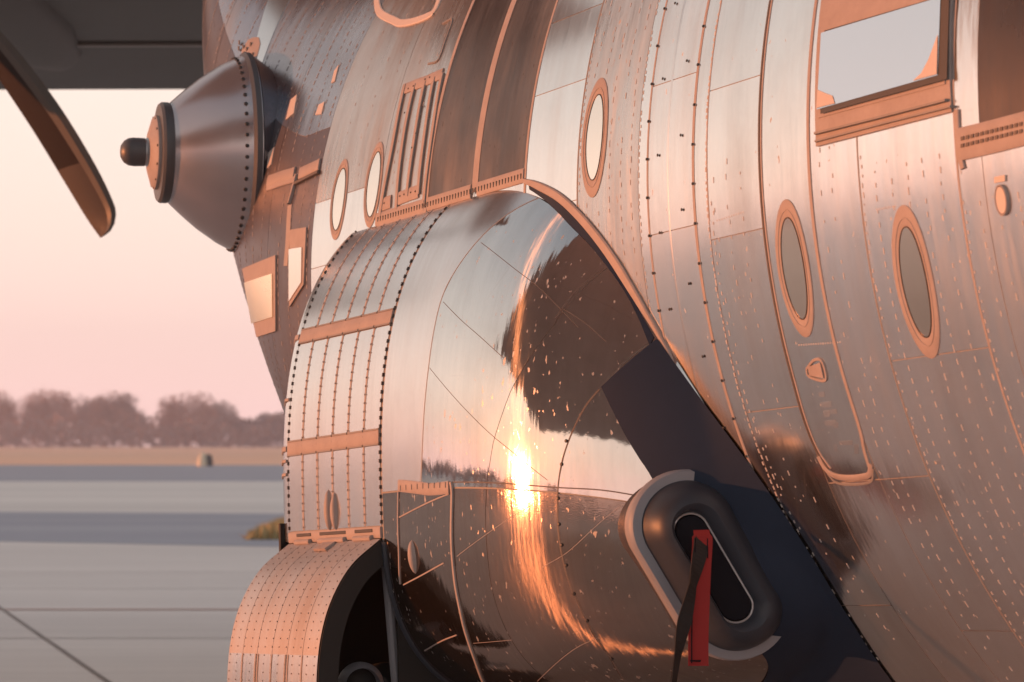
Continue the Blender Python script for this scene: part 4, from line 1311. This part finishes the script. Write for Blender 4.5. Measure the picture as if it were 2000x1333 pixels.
# ------------------------------------------------------------------ unseen main wing overhead, outline shaped to darken the polished dome's reflection
def wing_mesh(root, tip, name, mat, parent, thick=.13):
    """root, tip: (leading s, trailing s, o, v)"""
    V = []; F = []
    prof = []
    for k in range(14):
        x = (1 - math.cos(math.pi * k / 13)) / 2
        yt = thick * 3 * (.2969 * math.sqrt(x) - .126 * x - .3516 * x * x + .2843 * x ** 3 - .1015 * x ** 4)
        prof.append((x, yt, -yt * .8))
    outline = [(x, t) for x, t, b_ in prof] + [(x, b_) for x, t, b_ in prof[::-1]][1:-1]
    n = len(outline)
    for (s0, s1, o, v) in (root, tip):
        c = s1 - s0
        for (x, y) in outline:
            V.append(B(s0 + x * c, o, v + y * c))
    for k in range(n): F.append((k, (k + 1) % n, n + (k + 1) % n, n + k))
    F.append(tuple(range(n))); F.append(tuple(range(n, 2 * n)))
    return mesh_obj(name, V, F, mat, parent, True, None, None, .5)
mw = wing_mesh((13.6, 14.9, 0.6, 2.30), (13.6, 15.0, 3.2, 2.33), 'main_wing', M['wing_under'], plane)
wing_mesh((8.6, 11.7, 3.3, 2.31), (8.6, 13.0, 5.2, 2.33), 'wing_centre', M['wing_under'], mw, .07)
wing_mesh((8.6, 13.0, 5.21, 2.33), (8.8, 16.3, 9.0, 2.35), 'outer_wing', M['wing_under'], mw, .07)
wing_mesh((8.8, 16.3, 9.01, 2.35), (9.2, 21.2, 24.0, 2.40), 'wing_tip', M['wing_under'], mw, .07)

# ------------------------------------------------------------------ second aircraft beyond: wing and propeller
far = empty('parked_aircraft', (-3, 19, 0), 'second aircraft parked behind with dark wing and curved propeller blade', 'aircraft')
def wz(d, y): return H + d * math.tan(math.atan((666.5 - y) / FPX) + PITCH)
def flat_wing():
    ys = [15.6, 16.2, 17.4, 18.6, 19.45]
    z0 = wz(19.5, 84)
    outline = [(15.2, z0 + .25), (15.5, z0 + .06), (16.5, z0 - .02), (18, z0 - .02), (19.50, z0), (19.50, z0 + .42), (17.5, z0 + .62), (15.9, z0 + .52)]
    V = []; F = []
    for x in (-6.6, 4.5):
        for (y, z) in outline: V.append((x, y + x * .01, z + x * .004))
    n = len(outline)
    for k in range(n): F.append((k, (k + 1) % n, n + (k + 1) % n, n + k))
    F.append(tuple(range(n))); F.append(tuple(range(n, 2 * n)))
    return mesh_obj('wing', V, F, M['wing'], far, True, None, None, .5), z0
fwg, z0 = flat_wing()
def slab(x0, x1, y0, y1, za, zb, th, name, mat, parent):
    V = []
    for x in (x0, x1):
        for (y, z) in ((y0, za), (y1, zb), (y1, zb + th), (y0, za + th)):
            V.append((x, y + x * .01, z + x * .004))
    F = [(0, 1, 2, 3), (7, 6, 5, 4), (0, 4, 5, 1), (1, 5, 6, 2), (2, 6, 7, 3), (3, 7, 4, 0)]
    return mesh_obj(name, V, F, mat, parent, False)
zf = wz(22.0, 180)
slab(-6.6, -1.05, 19.52, 22.0, z0 + .005, zf + .03, .3, 'wing_flap', M['wing'], fwg)
slab(-1.04, 4.5, 19.52, 21.95, z0 + .005, zf - .02, .3, 'wing_flap', M['wing'], fwg)
slab(-6.6, 4.5, 19.40, 19.50, z0 - .03, z0 - .028, .02, 'flap_seam', M['wing_line'], fwg)
# propeller
DP = 15.4
def at_d(px, py, d):
    r = ray(px, py); return EYE + r * (d / r[1])
hub = at_d(-150, -140, DP)
prop = None
mb = MB(); mb.lathe([(-.9, .0), (-.86, .12), (-.7, .24), (-.4, .33), (0, .36), (.15, .36)], hub, (0, 1, 0), 32)
prop = mb.obj('propeller', M['blade'], far)
mb = MB(); mb.lathe([(.15, .36), (.3, .36), (1.0, .37), (3.2, .36), (4.6, .2), (4.7, 0)], hub, (0, 1, 0), 32); mb.obj('engine_nacelle', M['wing'], far)
left_e = smooth_poly([(-150, -60), (-60, 75), (0, 165), (60, 255), (120, 352), (165, 425), (192, 463)], 40)
right_e = smooth_poly([(-95, -95), (-30, 20), (0, 57), (60, 128), (128, 222), (188, 322), (222, 392), (229, 420), (222, 448), (204, 463)], 40)
mid_e = left_e * .30 + right_e * .70
mid_e = right_e + (left_e - right_e) * np.interp(np.linspace(0, 1, 40), [0, .3, .7, .93, 1], [.42, .42, .36, .30, .3])[:, None]
def blade_part(E0, E1, i0, i1, dz0, dz1, th, name, mat, ang=0, parent=None):
    V = []; F = []
    n = i1 - i0
    for i in range(i0, i1):
        tw = .10 + .16 * (1 - i / 39)
        p0 = at_d(*E0[i], DP) + np.array([0, dz0 * tw * 4, 0]); p1 = at_d(*E1[i], DP) + np.array([0, dz1 * tw * 4, 0])
        mid = (p0 + p1) / 2
        nn_ = np.array([0, -1., 0])
        V += [p0, mid + nn_ * th, p1, mid - nn_ * th]
    for i in range(n - 1):
        for k in range(4):
            F.append((i * 4 + k, i * 4 + (k + 1) % 4, (i + 1) * 4 + (k + 1) % 4, (i + 1) * 4 + k))
    F.append((0, 1, 2, 3)); F.append(tuple((n - 1) * 4 + k for k in (3, 2, 1, 0)))
    if ang:
        Rm = np.array(Matrix.Rotation(ang, 3, 'Y'))
        V = [hub + Rm @ (np.asarray(v) - hub) for v in V]
    return mesh_obj(name, V, F, mat, parent, True, None, None, .35)
TI = 30
for k in range(4):
    an = k * math.pi / 2
    b1 = blade_part(left_e, mid_e, 0, TI, .18, -.02, .012, 'blade', M['blade'], an, prop)
    blade_part(left_e, mid_e, TI - 1, 40, .18, -.02, .012, 'blade_tip', M['blade_tip'], an, b1)
    blade_part(mid_e, right_e, 0, 40, -.02, -.10, .016, 'blade_edge', M['blade_edge'], an, b1)

# ------------------------------------------------------------------ ground, strips, grass, trees
def ground_mat(name, c0, c1, rough, sx, sy, scale=1, bump=.0, lines=None):
    m, t, b = mat_nodes(name)
    tc = N(t, 'ShaderNodeTexCoord').outputs['Object']
    n = noise(t, tc, scale, 6, .6, sx, sy, 1)
    n2 = noise(t, tc, scale * 14, 4, .6, sx * .6, sy, 1, (4, 2, 0))
    f = math_n(t, 'ADD', math_n(t, 'MULTIPLY', n.outputs[0], .65), math_n(t, 'MULTIPLY', n2.outputs[0], .35))
    c = ramp(t, f, .35, c0, .65, c1)
    t.links.new(c.outputs[0], b.inputs['Base Color'])
    b.inputs['Roughness'].default_value = rough
    b.inputs['Specular IOR Level'].default_value = .5
    bp = N(t, 'ShaderNodeBump'); bp.inputs['Distance'].default_value = .004
    n3 = noise(t, tc, 60, 3); t.links.new(n3.outputs[0], bp.inputs['Height']); t.links.new(bp.outputs[0], b.inputs['Normal'])
    return m
G_con = ground_mat('apron concrete', (.42, .40, .395), (.60, .575, .56), .5, .10, 1, .35)
G_asp = ground_mat('blue grey asphalt', (.17, .20, .27), (.27, .295, .36), .6, .08, 1, .3)
G_con2 = ground_mat('pale concrete', (.42, .41, .40), (.64, .625, .60), .5, .03, 1, .12)
G_gra = ground_mat('dry grass ground', (.80, .42, .27), (.95, .58, .38), .95, .3, 1, .05)  # orange of sunlit blades put into the flat ground colour
def sheet(name, x0, x1, y0, y1, z, mat, skew=0):
    V = [(x0, y0, z), (x1, y0 + skew, z), (x1, y1 + skew, z), (x0, y1, z)]
    o = mesh_obj(name, V, [(0, 1, 2, 3)], mat, None, False, None, 'structure')
    return o
sheet('ground', -530, 530, -510, 1150, -.03, G_gra)
sheet('apron', -260, 260, -300, 66, 0, G_con, 0)
G_std = ground_mat('reflection ground concrete', (.46, .44, .43), (.60, .58, .565), .55, .5, 1, .5)
sheet('reflection_ground', -24, 30, -26, 17.3, .004, G_std)  # unseen sheet added under the aircraft, tone set for its reflections
mesh_obj('taxiway', [(x, y, .004) for x, y in [(-60, 64), (-8.8, 45.2), (-4, 43.0), (20, 33), (60, 30), (60, 55), (-5.7, 63.2), (-12.7, 64.7), (-60, 76)]], [tuple(range(9))], G_asp, None, False, None, 'structure')
sheet('runway_shoulder', -320, 320, 66.1, 116, -.004, G_con2, 0)
sheet('runway', -520, 520, 116.2, 205, -.012, G_asp, -6)
# slab joints and a thin red line across the apron
red_line = ground_mat('faded red line', (.36, .20, .18), (.42, .28, .25), .8, 1, 1)
joint = ground_mat('joint tar', (.16, .15, .15), (.24, .23, .22), .8, 1, 1)
sheet('red_line', -200, 200, 26.75, 26.95, .004, red_line)
yj = 19.0
while yj < 36:
    if not 26 < yj < 27.4 and yj != 19.0:
        sheet('slab_joint', -60, 20, yj, yj + .035, .004, joint)
    yj += 3.9
def gp(x, y):
    d = ray(x, y); t = -H / d[2]; return (EYE + d * t)[:2]
p0, p1 = gp(-200, 1050), gp(330, 1415)
dv = (p1 - p0) / np.linalg.norm(p1 - p0); pn = np.array([-dv[1], dv[0]]) * .017
mesh_obj('slab_joint', [(*(p0 + pn), .008), (*(p0 - pn), .008), (*(p1 - pn), .008), (*(p1 + pn), .008)], [(0, 1, 2, 3)], joint, None, False, None, 'structure')

# grass tuft on the taxiway edge
gm = ground_mat('dry grass blades', (.30, .24, .12), (.42, .36, .18), .9, 1, 1, 3)
mb = MB()
gx0, gx1 = gp(482, 1050)[0], gp(640, 1050)[0]
for k in range(2600):
    fx = RNG.random(); x = gx0 + (gx1 - gx0) * fx; y = 46 + RNG.random() * 7
    if RNG.random() > min(1, fx * 6 + .15): continue
    h = (.10 + .22 * RNG.random()) * min(1, .35 + fx * 3); an = RNG.random() * 3.14; l = RNG.normal(0, .08, 2)
    w = .03
    mb.add([(x - w * math.cos(an), y - w * math.sin(an), 0), (x + w * math.cos(an), y + w * math.sin(an), 0), (x + l[0], y + l[1], h)], [(0, 1, 2)])
tuft = mb.obj('grass_patch', gm, None, False, 'stuff')
tag(tuft, 'clump of dry yellow green grass at the asphalt edge', 'grass')

# runway marker
mk_m = [paint('cream marker paint', (.62, .55, .42), .6), paint('dark marker paint', (.05, .055, .06), .6)]
mp = gp(399, 911)
marker = empty('runway_marker', (mp[0], mp[1], 0), 'small rounded cream and dark marker standing on the far grass edge', 'marker')
mb = MB(); mb.lathe([(0, .42), (.35, .40), (.7, .30), (.95, .16), (1.02, 0)], (mp[0] - .12, mp[1], 0), (0, 0, 1), 20); mb.obj('marker_body', mk_m[0], marker)
mb = MB(); mb.lathe([(0, .36), (.5, .34), (.8, .24), (.9, 0)], (mp[0] + .28, mp[1] + .1, 0), (0, 0, 1), 20); mb.obj('marker_back', mk_m[1], marker)

leaf = [paint('autumn foliage', (.34, .17, .12), .9, .2, .3), paint('bare twig foliage', (.21, .145, .13), .9, .2, .3), paint('evergreen foliage', (.13, .11, .11), .9, .2, .3)]
bark = paint('tree bark', (.09, .07, .06), .9)
def leaves(n, lobes, size):
    """leaf sprays through the volume of several uneven lobes"""
    V = []; F = []
    w = np.array([l[3] ** 2 for l in lobes]); w = w / w.sum()
    idx = RNG.choice(len(lobes), n, p=w)
    for i in idx:
        cx, cy, cz, r, fz = lobes[i]
        d = RNG.normal(size=3); d /= np.linalg.norm(d); rr = r * (RNG.random() ** .42) * (1 + RNG.normal(0, .06))
        c = np.array([cx, cy, cz]) + d * rr * np.array([1, 1, fz])
        x = RNG.normal(size=3); x /= np.linalg.norm(x); y = np.cross(x, RNG.normal(size=3)); y /= np.linalg.norm(y) + 1e-9
        s = size * (.5 + RNG.random())
        k = len(V); V += [c - x * s, c + y * s * .6, c + x * s, c - y * s * .6]; F.append((k, k + 1, k + 2, k + 3))
    return V, F
TREES = [  # photo x, top y, half width px, kind, label
    (-22, 768, 66, 0, 'broad russet tree cut by the left edge of the picture'),
    (93, 757, 62, 0, 'tall peaked russet tree lit orange at its top'),
    (160, 772, 52, 1, 'grey brown tree between the peaked russet tree and the bare one'),
    (222, 763, 50, 1, 'bare twiggy tree with open branches against the pink sky'),
    (262, 795, 34, 1, 'low slope of brown crown right of the bare twiggy tree'),
    (362, 766, 66, 0, 'wide round dome shaped brown tree standing apart beyond the runway'),
    (436, 783, 40, 1, 'thin topped brown tree leaning on the round dome shaped one'),
    (478, 822, 34, 2, 'small dark tree in the gap before the wheel fairing'),
    (522, 806, 34, 2, 'dark pointed tree nearest the metal wheel fairing'),
    (585, 800, 60, 2, 'dark tree hidden mostly behind the wheel fairing')]
DT = 1000.
for (x, ty, hw, kd, lb) in TREES:
    d = DT + RNG.uniform(-50, 50)
    px = d / FPX
    base = gp(x, 865 + H * FPX / d)
    X = (x - 1000) * px; hgt = H + (865 - ty) * px; rw = hw * px
    t = empty('tree', (X, d, 0), lb, 'tree', 'trees along the far side of the airfield')
    lobes = [(0, 0, hgt - rw * .80, rw * .80, 1.0)]
    for k in range(9):
        an = RNG.random() * 6.28; q = RNG.uniform(.35, .75)
        lobes.append((math.cos(an) * rw * q, math.sin(an) * rw * q * .7, RNG.uniform(.30, .78) * hgt, rw * RNG.uniform(.34, .5), 1.0))
    V, F = leaves(9000 if kd != 1 else 6000, lobes, .40)
    V = [(v[0] + X, v[1] + d, max(v[2], .3)) for v in V]
    mesh_obj('crown', V, F, leaf[kd], t, False)
    mb = MB()
    mb.tube([(X, d, 0), (X + .2, d, hgt * .3), (X, d, hgt * .62)], [.55, .42, .2], 7)
    for k in range(7):
        an = RNG.random() * 6.28; q = RNG.uniform(.5, .95) * rw
        mb.tube([(X, d, hgt * RNG.uniform(.2, .5)), (X + math.cos(an) * q * .5, d + math.sin(an) * q * .5, hgt * .62), (X + math.cos(an) * q * .8, d + math.sin(an) * q * .8, hgt * RNG.uniform(.75, .95))], [.22, .14, .05], 5)
    mb.obj('trunk', bark, t)
# undergrowth and the far wood that rings the field
V = []; F = []
for (x0, x1, d0, d1, n, h, sz) in ((-230, -40, 930, 1120, 9000, 9.5, 1.0),):
    for k in range(n):
        x = RNG.uniform(x0, x1); y = RNG.uniform(d0, d1); z = h * (RNG.random() ** .8) * (1 + .25 * math.sin(x * .21) + .15 * math.sin(x * .57))
        p = RNG.normal(size=3); p /= np.linalg.norm(p); q = np.cross(p, RNG.normal(size=3)); q /= np.linalg.norm(q)
        c = np.array([x, y, z]); i = len(V); s_ = sz * (.5 + RNG.random())
        V += [c - p * s_, c + q * s_ * .7, c + p * s_, c - q * s_ * .7]; F.append((i, i + 1, i + 2, i + 3))
us = mesh_obj('undergrowth', V, F, leaf[1], None, False, None, 'stuff')
tag(us, 'dense brown undergrowth filling the foot of the tree line', 'undergrowth')
V = []; F = []
for k in range(14000):
    an = RNG.uniform(math.radians(-190), math.radians(-26)); r = RNG.uniform(420, 490)
    prof_h = .32 * (13 + 4 * math.sin(an * 37) + 3 * math.sin(an * 91 + 1) + 2 * math.sin(an * 190))
    z = prof_h * RNG.random() ** .7
    p = RNG.normal(size=3); p /= np.linalg.norm(p); q = np.cross(p, RNG.normal(size=3)); q /= np.linalg.norm(q)
    c = np.array([math.sin(an) * r, math.cos(an) * r, z]); i = len(V); s_ = 1.7 * (.5 + RNG.random())
    V += [c - p * s_, c + q * s_ * .7, c + p * s_, c - q * s_ * .7]; F.append((i, i + 1, i + 2, i + 3))
fwd = mesh_obj('far_wood', V, F, leaf[1], None, False, None, 'stuff')
tag(fwd, 'distant wood ringing the airfield beyond the frame', 'wood')

# evening air: far things fade into it
hz = bpy.data.materials.new('evening haze'); hz.use_nodes = True
ht = hz.node_tree; ht.nodes.clear()
ho = ht.nodes.new('ShaderNodeOutputMaterial'); hv = ht.nodes.new('ShaderNodeVolumePrincipled')
hv.inputs['Density'].default_value = .00048; hv.inputs['Color'].default_value = (.80, .83, 1.0, 1); hv.inputs['Anisotropy'].default_value = .2
ht.links.new(hv.outputs[0], ho.inputs['Volume'])
V, F = box_vf((0, 320, 24.5), (540, 0, 0), (0, 840, 0), (0, 0, 26))
hob = mesh_obj('haze', V, F, hz, None, False, None, 'stuff')
tag(hob, 'thin pink evening haze over the airfield', 'haze')
